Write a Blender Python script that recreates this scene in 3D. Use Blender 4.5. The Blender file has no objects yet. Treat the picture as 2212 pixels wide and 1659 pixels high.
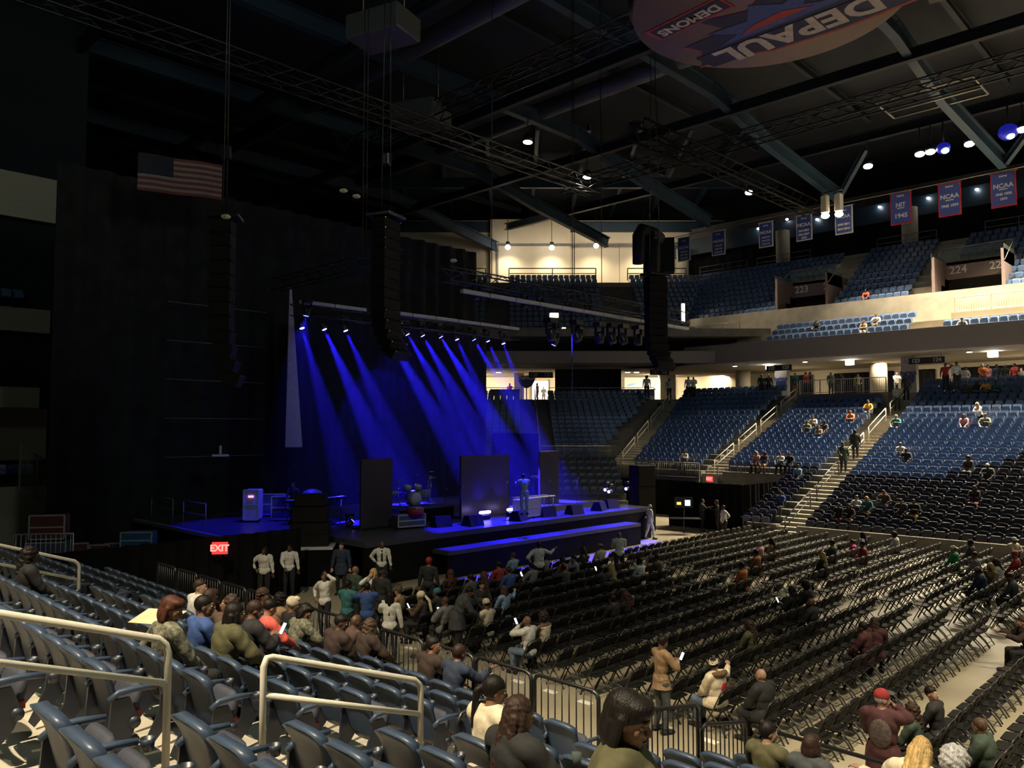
import bpy, bmesh, math, random
import numpy as np
from mathutils import Vector, Matrix
random.seed(7)
RNG = np.random.RandomState(5)
C = bpy.context.scene.collection
SC = bpy.context.scene
D2R = math.pi/180
# ------------------------------------------------------------------ camera
# World: floor at z=0, -X runs along the hall to the stage, +Y runs across the hall to the far stand.
W_PX, H_PX, F_PX = 2212, 1659, 1700.0
CAM = Vector((0, 0, 5.5))
YAW, PITCH = 44.2*D2R, math.atan((925-829.5)/F_PX)
FWD = Vector((-math.sin(YAW)*math.cos(PITCH), math.cos(YAW)*math.cos(PITCH), math.sin(PITCH)))
RIGHT = Vector((math.cos(YAW), math.sin(YAW), 0))
UP = RIGHT.cross(FWD)
cd = bpy.data.cameras.new('camera'); cam = bpy.data.objects.new('camera', cd); C.objects.link(cam)
cd.sensor_width = 36; cd.lens = 36*F_PX/W_PX; cd.clip_end = 300; cd.clip_start = 0.05
cam.matrix_world = Matrix(((RIGHT.x, UP.x, -FWD.x, CAM.x), (RIGHT.y, UP.y, -FWD.y, CAM.y), (RIGHT.z, UP.z, -FWD.z, CAM.z), (0, 0, 0, 1)))
SC.camera = cam

def ray(u, v):
    return FWD*F_PX + RIGHT*(u-W_PX/2) - UP*(v-H_PX/2)
def atz(u, v, z):
    d = ray(u, v); return CAM + d*((z-CAM.z)/d.z)
def aty(u, v, y):
    d = ray(u, v); return CAM + d*(y/d.y)
def atx(u, v, x):
    d = ray(u, v); return CAM + d*(x/d.x)
def proj(p):
    q = Vector(p)-CAM; w = q.dot(FWD)
    return (W_PX/2+F_PX*q.dot(RIGHT)/w, H_PX/2-F_PX*q.dot(UP)/w, w)

# ------------------------------------------------------------------ render look, world
SC.view_settings.view_transform = 'Standard'
SC.view_settings.look = 'None'
SC.view_settings.gamma = 1
SC.view_settings.use_curve_mapping = False
SC.view_settings.exposure = 0.0
cy = SC.cycles
cy.use_denoising = True
cy.max_bounces = 5; cy.diffuse_bounces = 2; cy.glossy_bounces = 2; cy.transmission_bounces = 4; cy.transparent_max_bounces = 8; cy.volume_bounces = 0
cy.use_adaptive_sampling = True; cy.adaptive_threshold = 0.03
cy.sample_clamp_indirect = 3.0
cy.caustics_reflective = False; cy.caustics_refractive = False
wd = bpy.data.worlds.new('world'); SC.world = wd; wd.use_nodes = True
wb = wd.node_tree.nodes['Background']; wb.inputs[0].default_value = (0.55, 0.62, 0.8, 1); wb.inputs[1].default_value = 0.0012

WARM = (1.0, 0.84, 0.58)
def spot(loc, tgt, power, size=60, blend=0.6, col=WARM, rad=0.15, name='house_light'):
    l = bpy.data.lights.new(name, 'SPOT'); l.energy = power; l.color = col; l.spot_size = size*D2R; l.spot_blend = blend; l.shadow_soft_size = rad
    o = bpy.data.objects.new(name, l); C.objects.link(o); o.location = loc
    o.rotation_euler = (Vector(tgt)-Vector(loc)).to_track_quat('-Z', 'Y').to_euler(); return o
def area(loc, tgt, power, sx, sy, col=WARM, name='concourse_light', spread=180):
    l = bpy.data.lights.new(name, 'AREA'); l.energy = power; l.color = col; l.shape = 'RECTANGLE'; l.size = sx; l.size_y = sy; l.spread = spread*D2R
    o = bpy.data.objects.new(name, l); C.objects.link(o); o.location = loc
    o.rotation_euler = (Vector(tgt)-Vector(loc)).to_track_quat('-Z', 'Y').to_euler(); return o
# house lamps over the near stand and the floor
spot((-4, -5, 24), (-6, 2.5, 3), 42000, 48, .9)
spot((7, 10, 24), (1.5, 16, 0), 40000, 44, 1.0)
spot((-1, 9, 24), (-4, 13.5, 0), 15000, 46, 1.0)
spot((-15, -6, 24), (-14, 4, 3), 11000, 50, .9)
spot((-7, -3, 24), (-19.5, 12.3, 1), 13000, 26, 1.0)
spot((2, 30, 24), (1, 31, 0), 2500, 50, 1.0)
for x, p in ((-14, 60000), (-7, 60000), (0, 45000)): spot((x, 55.6, 24), (x, 50.5, 5), p, 46, .9)
for x in (-8, -2, 4): spot((x, 57.4, 24), (x, 55, 12), 22000, 110)
# concourse ceiling lights
for x, p in ((-28, 250), (-20, 250), (-12, 350), (-4, 350)): area((x, 61, 10.3), (x, 61.5, 8), p, 3, 1)
for l, p in ((-4, 1500), (6, 900), (14, 1500), (20, 900)): area(tuple(Vector((-math.sin(YAW), math.cos(YAW), 0))*73+RIGHT*l+Vector((0, 0, 10.4))), tuple(Vector((-math.sin(YAW), math.cos(YAW), 0))*74+RIGHT*l+Vector((0, 0, 8))), p, 3, 1)
area(tuple(Vector((-math.sin(YAW), math.cos(YAW), 0))*80+RIGHT*2.8+Vector((0, 0, 10.4))), tuple(Vector((-math.sin(YAW), math.cos(YAW), 0))*80.2+RIGHT*2.8+Vector((0, 0, 8))), 1200, 1.2, 2)
area(tuple(Vector((-math.sin(YAW), math.cos(YAW), 0))*74+RIGHT*8+Vector((0, 0, 25))), tuple(Vector((-math.sin(YAW), math.cos(YAW), 0))*80+RIGHT*8+Vector((0, 0, 22))), 320, 16, 1, name='corner_fill', spread=150)  # added fill that evenly brightens the cream corner wall
# added unseen fills that lift the blacks at the dark end and the roof
area((8, 12, 23), (-36, 12, 12), 1300, 6, 6, (.72, .9, .8), 'fill_light')
area((-24, 0, 19), (-34, 8, 29.5), 260, 8, 8, (.7, .9, .85), 'fill_light')

# ------------------------------------------------------------------ materials
MATS = {}
def mat(name, col, rough=0.6, metal=0.0, var=0.12, scale=6.0, bump=0.0, emit=None, es=1.0, spec=0.5, alpha=None, trans=None, stretch=1):
    if name in MATS: return MATS[name]
    m = bpy.data.materials.new(name); m.use_nodes = True; nt = m.node_tree; b = nt.nodes['Principled BSDF']
    b.inputs['Roughness'].default_value = rough; b.inputs['Metallic'].default_value = metal
    b.inputs['Specular IOR Level'].default_value = spec
    c = tuple(col)+(1,)
    if var > 0:
        tc = nt.nodes.new('ShaderNodeTexCoord'); n = nt.nodes.new('ShaderNodeTexNoise'); mp = nt.nodes.new('ShaderNodeMapping'); mp.inputs['Scale'].default_value = (1, 1, stretch)
        nt.links.new(tc.outputs['Object'], mp.inputs['Vector']); n.inputs['Scale'].default_value = scale; n.inputs['Detail'].default_value = 4
        r = nt.nodes.new('ShaderNodeValToRGB'); r.color_ramp.elements[0].position = .3; r.color_ramp.elements[1].position = .7
        r.color_ramp.elements[0].color = tuple(x*(1-var) for x in col)+(1,); r.color_ramp.elements[1].color = tuple(min(1, x*(1+var)) for x in col)+(1,)
        nt.links.new(mp.outputs['Vector'], n.inputs['Vector']); nt.links.new(n.outputs['Fac'], r.inputs['Fac']); nt.links.new(r.outputs['Color'], b.inputs['Base Color'])
        if bump > 0:
            bp = nt.nodes.new('ShaderNodeBump'); bp.inputs['Strength'].default_value = bump; bp.inputs['Distance'].default_value = 0.02
            nt.links.new(n.outputs['Fac'], bp.inputs['Height']); nt.links.new(bp.outputs['Normal'], b.inputs['Normal'])
    else: b.inputs['Base Color'].default_value = c
    if emit is not None:
        b.inputs['Emission Color'].default_value = tuple(emit)+(1,); b.inputs['Emission Strength'].default_value = es
    if alpha is not None: b.inputs['Alpha'].default_value = alpha
    if trans is not None: b.inputs['Transmission Weight'].default_value = trans
    MATS[name] = m; return m

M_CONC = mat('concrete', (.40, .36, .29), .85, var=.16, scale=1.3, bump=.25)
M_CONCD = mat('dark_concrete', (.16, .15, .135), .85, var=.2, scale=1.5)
M_FLOOR = mat('polished_floor', (.31, .27, .19), .5, var=.22, scale=.45, bump=.05)
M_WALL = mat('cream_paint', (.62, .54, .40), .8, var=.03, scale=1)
M_FASC = mat('fascia_board', (.21, .18, .15), .7, var=.05)
M_SEAT = mat('seat_shell_plastic', (.040, .062, .105), .40, var=.10, scale=9, spec=.5)
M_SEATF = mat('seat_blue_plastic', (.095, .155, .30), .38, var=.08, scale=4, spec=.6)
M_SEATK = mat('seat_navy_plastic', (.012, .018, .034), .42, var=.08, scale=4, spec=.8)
M_SEATC = mat('seat_cushion_fabric', (.036, .040, .060), .75, var=.15, scale=30)
M_RED = mat('red_vinyl', (.30, .035, .02), .6)
M_BLK = mat('black_metal', (.010, .010, .011), .38, var=.1, spec=.7)
M_BLKP = mat('black_plastic', (.009, .0085, .008), .65, var=.15, scale=12, spec=.18)
M_CHAIR = mat('black_chair_steel', (.012, .011, .009), .42, 0, var=.12, scale=10, spec=.8)
M_RAIL = mat('white_painted_steel', (.66, .62, .52), .45, var=.05)
M_GREYR = mat('galvanised_rail', (.30, .28, .24), .45, .5, var=.06)
M_ALU = mat('aluminium', (.62, .62, .62), .45, .4, var=.08)
M_DRAPE = mat('black_velour', (.006, .006, .0065), .95, var=.35, scale=1.6, bump=.5, spec=.1)
M_DRAPE2 = mat('charcoal_drape', (.014, .014, .018), .9, var=.3, scale=2.5, bump=.6, spec=.1)
M_STEEL = mat('blue_painted_steel', (.016, .038, .066), .5, var=.15, scale=.5)
M_STEELD = mat('navy_painted_steel', (.006, .010, .017), .6, var=.2, scale=.5)
M_ROOF = mat('dark_roof_deck', (.008, .011, .017), .9, var=.3, scale=.25)

# ------------------------------------------------------------------ mesh builder
class MB:
    def __init__(s): s.v = []; s.f = []; s.m = []; s.sm = []; s.mi = 0; s.n = 0
    def add(s, vs, fs, smooth=False):
        s.v.extend([tuple(p) for p in vs]); s.f.extend([tuple(i+s.n for i in f) for f in fs]); s.m.extend([s.mi]*len(fs)); s.sm.extend([smooth]*len(fs)); s.n += len(vs); return s
    def box(s, c, d, rz=0, rx=0, M=None, bev=0):
        x, y, z = (k/2 for k in d)
        P = [Vector((a*x, b*y, e*z)) for a in (-1, 1) for b in (-1, 1) for e in (-1, 1)]
        R = Matrix.Rotation(rz, 3, 'Z') @ Matrix.Rotation(rx, 3, 'X')
        P = [Vector(c)+R@p for p in P]
        if M is not None: P = [M@p for p in P]
        return s.add(P, [(0, 1, 3, 2), (4, 6, 7, 5), (0, 4, 5, 1), (2, 3, 7, 6), (0, 2, 6, 4), (1, 5, 7, 3)])
    def bb(s, x0, x1, y0, y1, z0, z1): return s.box(((x0+x1)/2, (y0+y1)/2, (z0+z1)/2), (abs(x1-x0), abs(y1-y0), abs(z1-z0)))
    def rbox(s, c, d, r=.02, rz=0, rx=0):      # box with chamfered vertical edges and top/bottom rims
        x, y, z = (k/2 for k in d); r = min(r, x*.9, y*.9, z*.9)
        def ring(ins, zz): 
            a, b = x-ins, y-ins; q = r*.7
            return [(a, b-q, zz), (a-q, b, zz), (-a+q, b, zz), (-a, b-q, zz), (-a, -b+q, zz), (-a+q, -b, zz), (a-q, -b, zz), (a, -b+q, zz)]
        R = Matrix.Rotation(rz, 3, 'Z') @ Matrix.Rotation(rx, 3, 'X')
        rs = [ring(r, -z), ring(0, -z+r), ring(0, z-r), ring(r, z)]
        return s.loft([[Vector(c)+R@Vector(p) for p in g] for g in rs], smooth=False)
    def loft(s, rings, cap=True, smooth=True, close=True):
        n = len(rings[0]); vs = [p for r in rings for p in r]; fs = []
        for i in range(len(rings)-1):
            for j in range(n if close else n-1):
                k = (j+1) % n; fs.append((i*n+j, i*n+k, (i+1)*n+k, (i+1)*n+j))
        if cap: fs.append(tuple(reversed(range(n)))); fs.append(tuple((len(rings)-1)*n+j for j in range(n)))
        return s.add(vs, fs, smooth)
    def tube(s, pts, r, n=8, cap=True, smooth=True):
        pts = [Vector(p) for p in pts]; rr = r if isinstance(r, (list, tuple)) else [r]*len(pts); rings = []; prev = None
        for i, p in enumerate(pts):
            t = (pts[min(i+1, len(pts)-1)]-pts[max(i-1, 0)]).normalized()
            if prev is None:
                a = Vector((0, 0, 1)) if abs(t.z) < .9 else Vector((1, 0, 0)); e = t.cross(a).normalized()
            else: e = (prev-t*prev.dot(t)).normalized()
            prev = e; b = t.cross(e)
            rings.append([p+(e*math.cos(2*math.pi*k/n)+b*math.sin(2*math.pi*k/n))*rr[i] for k in range(n)])
        return s.loft(rings, cap, smooth)
    def cyl(s, a, b, r, n=12, r2=None, smooth=True): return s.tube([a, b], [r, r2 if r2 is not None else r], n, True, smooth)
    def ell(s, c, r, n=12, m=8, R=None):
        rings = []
        for i in range(m+1):
            ph = -math.pi/2+math.pi*i/m; k = math.cos(ph) if 0 < i < m else 1e-3
            ring = [Vector((r[0]*k*math.cos(2*math.pi*j/n), r[1]*k*math.sin(2*math.pi*j/n), r[2]*math.sin(ph))) for j in range(n)]
            if R is not None: ring = [R@p for p in ring]
            rings.append([Vector(c)+p for p in ring])
        return s.loft(rings)
    def prism(s, poly, z0, z1):
        n = len(poly); return s.add([(x, y, z0) for x, y in poly]+[(x, y, z1) for x, y in poly], [tuple(reversed(range(n))), tuple(range(n, 2*n))]+[(i, (i+1) % n, n+(i+1) % n, n+i) for i in range(n)])
    def extr(s, poly, d):                        # 3-D planar polygon extruded along vector d
        n = len(poly); d = Vector(d); return s.add([Vector(p) for p in poly]+[Vector(p)+d for p in poly], [tuple(reversed(range(n))), tuple(range(n, 2*n))]+[(i, (i+1) % n, n+(i+1) % n, n+i) for i in range(n)])
    def mesh(s, name):
        me = bpy.data.meshes.new(name); me.from_pydata(s.v, [], s.f)
        me.polygons.foreach_set('material_index', s.m); me.polygons.foreach_set('use_smooth', s.sm); me.update(); return me
    def build(s, name, mats, parent=None, **kw):
        me = s.mesh(name)
        for m in (mats if isinstance(mats, (list, tuple)) else [mats]): me.materials.append(m)
        return link(name, me, parent, **kw)
def link(name, data, parent=None, loc=None, rz=None, label=None, cat=None, group=None, kind=None):
    o = bpy.data.objects.new(name, data); C.objects.link(o)
    if parent is not None: o.parent = parent
    if loc is not None: o.location = loc
    if rz is not None: o.rotation_euler = (0, 0, rz)
    return tag(o, label, cat, group, kind)
def tag(o, label=None, cat=None, group=None, kind=None):
    if label: o['label'] = label
    if cat: o['category'] = cat
    if group: o['group'] = group
    if kind: o['kind'] = kind
    return o
def thing(name, label, cat, loc=(0, 0, 0), rz=0, group=None): return link(name, None, None, loc, rz, label, cat, group)
def struct(name, mb, m, label=None): return mb.build(name, m, None, kind='structure', label=label)
KIDS = {}
def copy_tree(o, loc=None, rz=None, label=None, group=None, parent=None, slots=None):
    c = o.copy(); C.objects.link(c)
    if parent is not None: c.parent = parent
    if loc is not None: c.location = loc
    if rz is not None: c.rotation_euler = (0, 0, rz)
    if label: c['label'] = label
    if group: c['group'] = group
    if o.name not in KIDS: KIDS[o.name] = [k.name for k in o.children]
    for kn in KIDS[o.name]: copy_tree(bpy.data.objects[kn], parent=c)
    return c
ORD = ['first', 'second', 'third', 'fourth', 'fifth', 'sixth', 'seventh', 'eighth', 'ninth', 'tenth', 'eleventh', 'twelfth', 'thirteenth', 'fourteenth', 'fifteenth', 'sixteenth', 'seventeenth', 'eighteenth', 'nineteenth', 'twentieth']
for a in ('twenty', 'thirty', 'forty', 'fifty'):
    for b in ORD[:9]: ORD.append(a+'-'+b)
    ORD.append({'twenty': 'thirtieth', 'thirty': 'fortieth', 'forty': 'fiftieth', 'fifty': 'sixtieth'}[a])
def text_mesh(txt, size, ext=.004, bold=0.0, align='CENTER', sx=1.0, shear=0.0):
    c = bpy.data.curves.new('lettering', 'FONT'); c.body = txt; c.size = size; c.extrude = ext; c.offset = bold; c.align_x = align; c.align_y = 'CENTER'; c.resolution_u = 3; c.shear = shear
    o = bpy.data.objects.new('lettering', c); C.objects.link(o); dg = bpy.context.evaluated_depsgraph_get()
    me = bpy.data.meshes.new_from_object(o.evaluated_get(dg)); bpy.data.objects.remove(o); bpy.data.curves.remove(c)
    if sx != 1:
        for v in me.vertices: v.co.x *= sx
    return me
def text_at(name, txt, size, m, parent, M, **kw):      # M: local matrix, lettering in its XY plane
    me = text_mesh(txt, size, **kw); me.materials.clear(); me.materials.append(m); me.transform(M); return link(name, me, parent)
def frame(o, x, z):                                     # matrix from origin, text direction x, text up z
    x = Vector(x).normalized(); z = Vector(z).normalized(); n = x.cross(z)
    return Matrix(((x.x, z.x, n.x, o[0]), (x.y, z.y, n.y, o[1]), (x.z, z.z, n.z, o[2]), (0, 0, 0, 1)))

# ------------------------------------------------------------------ near stand
NROW = 11
def near_y(k): return 1.42+.8*(k-1)          # seat-back line of row k
def near_z(k): return 3.10-.26*(k-1)         # tread of row k
def near_terrace():
    m = MB()
    for k in range(-3, NROW+1):
        y0, y1, z = near_y(k)-.26, near_y(k)+.54, near_z(k)
        if k == -3: y0 -= 3
        if k <= 8: m.bb(-22, 3, y0, y1, 0, z)
        else: m.bb(-5.3, 3, y0, y1, 0, z)
    m.bb(-22, 3, near_y(-3)-3.3, near_y(-3)-3.2, 0, 9)
    m.bb(-5.35, 3, near_y(11)+.54, near_y(11)+.68, 0, near_z(11)+.12)     # low kerb under the front rail
    m.bb(-22, -5.9, near_y(8)+.54, near_y(8)+.66, 0, near_z(8)+.10)
    for ax in (-5.8, -14.9):                                              # half steps in the aisles
        for k in range(-3, 9 if ax < -6 else NROW+1):
            m.bb(ax-.56, ax+.56, near_y(k)+.54, near_y(k)+.82, 0, near_z(k)-.13)
    struct('near_terrace_floor', m, M_CONC)
near_terrace()
# folding arena seat: local origin on the tread under the seat, facing +Y
def seat_back(w=.228):
    m = MB(); nu, nv = 8, 8
    def P(u, v, t):
        ww = w*(.86+.14*math.sin(min(1, v*1.4)*math.pi/2)); 
        z = .36+.50*v - (.05*(abs(u)**3.5) if v > .85 else .05*(abs(u)**3.5)*max(0, v-.5)/.35) + (.03*(abs(u)**3) if v < .1 else 0)
        y = -.02-.135*v+.035*u*u*(.4+.6*v)+(.03*max(0, v-.8)/.2 if t < 0 else 0)*-1
        th = .016+.014*max(0, v-.86)/.14
        return (u*ww, y+(th if t > 0 else -th), z)
    for t, sm in ((-1, 0), (1, 0)):
        vs = [P(-1+2*i/nu, j/nv, t) for j in range(nv+1) for i in range(nu+1)]
        fs = []
        for j in range(nv):
            for i in range(nu):
                a = j*(nu+1)+i; q = (a, a+1, a+nu+2, a+nu+1); fs.append(q if t < 0 else q[::-1])
        m.add(vs, fs, True)
    n1 = (nu+1)*(nv+1); per = [i for i in range(nu+1)]+[j*(nu+1)+nu for j in range(1, nv+1)]+[nv*(nu+1)+i for i in range(nu-1, -1, -1)]+[j*(nu+1) for j in range(nv-1, 0, -1)]
    fs = [(per[k], per[(k+1) % len(per)], n1+per[(k+1) % len(per)], n1+per[k]) for k in range(len(per))]
    m.f.extend([f[::-1] for f in fs]); m.m.extend([0]*len(fs)); m.sm.extend([True]*len(fs)); return m
def seat_pan(up=True):
    m = MB(); rings = []
    for j in range(9):                       # along the pan, hinge to lip
        s = j/8; wd_ = .205+.018*math.sin(s*math.pi); th = .045*math.sin(math.pi*(.12+.76*s))+.012
        ring = []
        for i in range(12):
            a = 2*math.pi*i/12; x = wd_*max(-1, min(1, 1.25*math.cos(a))); q = th*math.sin(a)
            ring.append((x*(1-.25*(s**6)), s, q))
        rings.append(ring)
    L = .27 if up else .40; out = []
    for r in rings:
        rr = []
        for x, s, q in r:
            if up: rr.append((x, .075+q*1.0+.06*s, .40+L*s*.96))
            else: rr.append((x, .06+L*s, .44+q+.02*s))
        out.append(rr)
    m.loft(out); return m
def arm(side, cup=True):
    m = MB(); x = side*.262
    m.tube([(x, -.12, .60), (x, -.05, .645), (x, .08, .65), (x, .24, .635)], [.022, .026, .026, .022], 8)
    return m
def cupholder(side):
    m = MB(); x = side*.248; n = 14; c = (x, .30, .60); R, r, h = .043, .036, .07
    rings = [[(c[0]+q*math.cos(2*math.pi*k/n), c[1]+q*math.sin(2*math.pi*k/n), zz) for k in range(n)] for q, zz in ((R*.8, c[2]-h/2), (R, c[2]+h/2), (r, c[2]+h/2), (r*.8, c[2]-h/2+.008))]
    m.loft(rings); return m
def stanchion(side):
    m = MB(); x = side*.262
    m.extr([(x-.012, -.10, .60), (x-.012, .03, .60), (x-.012, .10, .42), (x-.012, .05, .30), (x-.012, -.20, .02), (x-.012, -.27, .02), (x-.012, -.12, .34)], (.024, 0, 0))
    m.cyl((x-.022, .07, .40), (x+.022, .07, .40), .045, 12); return m
def hinge_tag():
    m = MB(); m.extr([(.165, .04, .40), (.232, .04, .40), (.232, .13, .42), (.232, .11, .47), (.165, .11, .47)][:3]+[(.165, .13, .42)], (0, 0, .055)); return m
def make_seat(up=True, ends=False):
    t = thing('arena_seat', '', 'seat')
    b = seat_back().build('backrest', M_SEAT, t)
    seat_pan(up).build('seat', M_SEATC, t)
    arm(1).build('armrest', M_SEAT, t)
    cupholder(1).build('cup_holder', M_SEATK, t)
    stanchion(1).build('bracket', M_SEATK, t)
    if up: hinge_tag().build('hinge_pad', M_RED, t)
    if ends:
        arm(-1).build('armrest', M_SEAT, t); stanchion(-1).build('bracket', M_SEATK, t)
    return t
seat_up = make_seat(True); seat_dn = make_seat(False); seat_end = make_seat(True, True)
first_used = {}
def place_proto(proto, loc, rz, label, group):
    if proto.name not in first_used:
        first_used[proto.name] = 1; KIDS[proto.name] = [k.name for k in proto.children]
        proto.location = loc; proto.rotation_euler = (0, 0, rz); proto['label'] = label; proto['group'] = group; return proto
    return copy_tree(proto, loc, rz, label, group)
NEAR_SEATS = []                               # (x, y, z, section) for seating people
def near_seats():
    for sec, xs, rows in (('L', [-6.68-.52*i for i in range(15)], range(1, 9)), ('R', [-4.95+.52*i for i in range(5)], range(1, 12)), ('F', [-15.75-.52*i for i in range(10)], range(2, 9))):
        for k in rows:
            for i, x in enumerate(xs):
                if sec == 'L' and k == 8: x += .62
                y, z = near_y(k)+.13, near_z(k)
                u, v, w = proj((x, y, z+.6))
                if w < .5 or u < -60 or v > 1790 or u > 2300: continue
                NEAR_SEATS.append((x, y, z, sec, k, i))
    occ = set()
    return occ
near_seats()
def near_label(sec, k, i):
    if sec == 'L': return f'upturned blue seat, {ORD[i]} from the aisle handrails, {ORD[8-k]} row up from the fence'
    if sec == 'R': return f'blue seat on the camera side of the aisle, {ORD[i]} in, {ORD[11-k]} row from the front'
    return f'blue seat past the second aisle, {ORD[i]} in, {ORD[8-k]} row up from the fence'
def build_near_seats(occupied):
    for (x, y, z, sec, k, i) in NEAR_SEATS:
        dn = (sec, k, i) in occupied
        p = seat_dn if dn else (seat_end if i == 0 and sec in 'RF' else seat_up)
        lab = near_label(sec, k, i)
        if dn: lab = lab.replace('upturned', 'lowered')
        place_proto(p, (x, y, z), random.uniform(-.012, .012), lab, {'L': 'blue seats between the two aisles', 'R': 'blue seats on the camera side of the aisle', 'F': 'blue seats past the second aisle'}[sec])
# handrails (white) in the aisles
def aisle_rail(ax, ya, yb, label, za=None, post0=True, r=.027, m=M_RAIL, name='handrail', slope=.347):
    zt = lambda y: 3.97-slope*(y-2.41)
    t = thing(name, label, 'handrail', (ax, yb, zt(yb)-1.12))
    def sh(p): return (p[0]-ax, p[1]-yb, p[2]-(zt(yb)-1.12))
    b = .07
    top = [(ax, ya, zt(ya)-1.1), (ax, ya, zt(ya)-b*1.2), (ax, ya+b*.4, zt(ya)-b*.3), (ax, ya+b, zt(ya+b)), (ax, yb-b, zt(yb-b)), (ax, yb-b*.3, zt(yb)-b*.35), (ax, yb, zt(yb)-b*1.2), (ax, yb, zt(yb)-1.1)]
    if not post0: top = [(ax, ya, zt(ya))]+top[4:]
    MB().tube([sh(p) for p in top], r, 10).build('rail', m, t)
    MB().tube([sh((ax, ya, zt(ya)-.30)), sh((ax, yb, zt(yb)-.30))], r*.9, 10).build('lower_rail', m, t)
    for y in ((ya, yb) if post0 else (yb,)):
        MB().cyl(sh((ax, y, zt(y)-1.12)), sh((ax, y, zt(y)-1.09)), .05, 12).build('foot', m, t)
    return t
aisle_rail(-5.8, -1.0, 2.41, 'white steel handrail nearest the camera, running out at the picture edge', post0=False)
aisle_rail(-5.8, 3.16, 4.75, 'white steel handrail in the aisle, lower one with both end posts')
aisle_rail(-14.9, .6, 4.63, 'white steel handrail of the second aisle, farther off', post0=False)
# black picket fence panels along the foot of the near stand
def fence_panel(a, b, h, label, group, name='fence_panel', m=M_BLK, cat='fence', pick=.11, r=.026):
    a, b = Vector(a), Vector(b); d = b-a; L = d.length; e = d.normalized()
    t = thing(name, label, cat, a, 0, group); q = lambda s, z: e*s+Vector((0, 0, z))
    rr = .09
    pts = [q(0, 0), q(0, h-rr), q(rr*.3, h-rr*.3), q(rr, h), q(L-rr, h), q(L-rr*.3, h-rr*.3), q(L, h-rr), q(L, 0)]
    MB().tube(pts, r, 8).build('frame', m, t)
    MB().tube([q(0, .12), q(L, .12)], r*.8, 6).build('bottom_rail', m, t)
    p = MB(); n = max(2, int(L/pick))
    for i in range(1, n): p.cyl(q(L*i/n, .12), q(L*i/n, h-.01), .009, 5)
    p.build('picket', m, t, kind='stuff'); return t
yf, zf = near_y(8)+.62, near_z(8)+.10
xs = [-5.95-1.1*i for i in range(13)]
for i in range(len(xs)-1):
    fence_panel((xs[i]-.03, yf, zf), (xs[i+1]+.03, yf, zf), .95, f'black picket fence panel at the stand edge, {ORD[i]} from the aisle', 'black picket fence along the near stand')
fence_panel((-5.3, 7.65, near_z(8)), (-5.3, 8.75, near_z(8)-.2), 1.0, 'short black picket panel beside the aisle, in front of the woman in olive', 'black picket fence along the near stand')
fence_panel((-5.3, 8.85, near_z(10)), (-5.3, 9.95, near_z(11)), 1.05, 'short black picket panel at the foot of the aisle beside three blue seats', 'black picket fence along the near stand')
t = thing('black_handrail', 'looped black handrail at the lower end of the aisle', 'handrail', (-5.8, 5.2, near_z(6)))
MB().tube([(0, 0, 0), (0, 0, .85), (0, .06, .93), (0, .15, .95), (0, .9, .66), (0, .98, .58), (0, 1.0, .48), (0, 1.0, -.45)], .022, 8).build('rail', M_BLK, t)
t = thing('front_rail', 'black front rail before the lowest blue seats, under the hand in a white sleeve', 'railing', (-5.25, near_y(11)+.61, near_z(11)+.12))
MB().tube([(0, 0, .88), (4.8, 0, .88)], .028, 8).build('rail', M_BLK, t)
for x in (.25, 2.2, 4.4): MB().cyl((x, 0, 0), (x, 0, .88), .024, 8).build('post', M_BLK, t)

# ------------------------------------------------------------------ hall floor
m = MB(); m.bb(-75, 12, -4, 75, -.3, 0); struct('floor', m, M_FLOOR)
# taped marks on the floor in front of the first chairs
M_TAPE = mat('white_tape', (.75, .72, .62), .6, var=.05)
for i in range(14):
    x = -7.4-.935*i; p = MB(); p.box((0, 0, .002), (.32, .16, .004))
    p.build('floor_label', M_TAPE, None, loc=(x, 12.6, 0), rz=.05*math.sin(i*3), label=f'white tape mark on the bare floor at the near end of the {ORD[i]} chair row', cat='tape mark', group='white tape marks by the chair rows')
M_TAPE2 = mat('brown_tape', (.07, .05, .04), .6)
p = MB(); p.box((0, 0, .002), (.10, 2.6, .004)); p.box((1.1, 1.2, .002), (2.2, .10, .004)); p.box((.9, -.1, .002), (.6, .5, .004), rz=.4); p.box((1.3, -1.2, .002), (2.6, .10, .004))
p.build('floor_tape', M_TAPE2, None, loc=(-4.6, 11.1, 0), label='dark taped outline on the floor by the man in the red cap', cat='tape mark')

# ------------------------------------------------------------------ folding chairs, local facing +Y
def fc_frame():
    m = MB(); w = .222; r = .0145
    pts = [(-w, .22, 0), (-w, .10, .22), (-w, -.02, .44), (-w, -.14, .68), (-w*.93, -.175, .76), (-w*.7, -.195, .80), (0, -.205, .815), (w*.7, -.195, .80), (w*.93, -.175, .76), (w, -.14, .68), (w, -.02, .44), (w, .10, .22), (w, .22, 0)]
    return m.tube(pts, r, 6)
def fc_back():
    m = MB(); n = 8; L = []
    for t in (-1, 1):
        for j in range(4):
            z = .535+.255*j/3
            for i in range(n+1):
                u = -1+2*i/n; zz = z+(.0 if j < 3 else -.085*u*u*u*u)-(.02*(1-u*u) if j == 0 else 0)*-1
                y = -.10-.105*(z-.535)/.255-.025*(1-u*u)+t*.006
                L.append((u*.215, y, zz))
    N = (n+1)*4; fs = []
    for t in (0, 1):
        for j in range(3):
            for i in range(n):
                a = t*N+j*(n+1)+i; q = (a, a+1, a+n+2, a+n+1); fs.append(q[::-1] if t else q)
    per = [i for i in range(n+1)]+[j*(n+1)+n for j in range(1, 4)]+[3*(n+1)+i for i in range(n-1, -1, -1)]+[j*(n+1) for j in (2, 1)]
    for k in range(len(per)): fs.append((per[k], N+per[k], N+per[(k+1) % len(per)], per[(k+1) % len(per)]))
    return m.add(L, fs, True)
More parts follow.
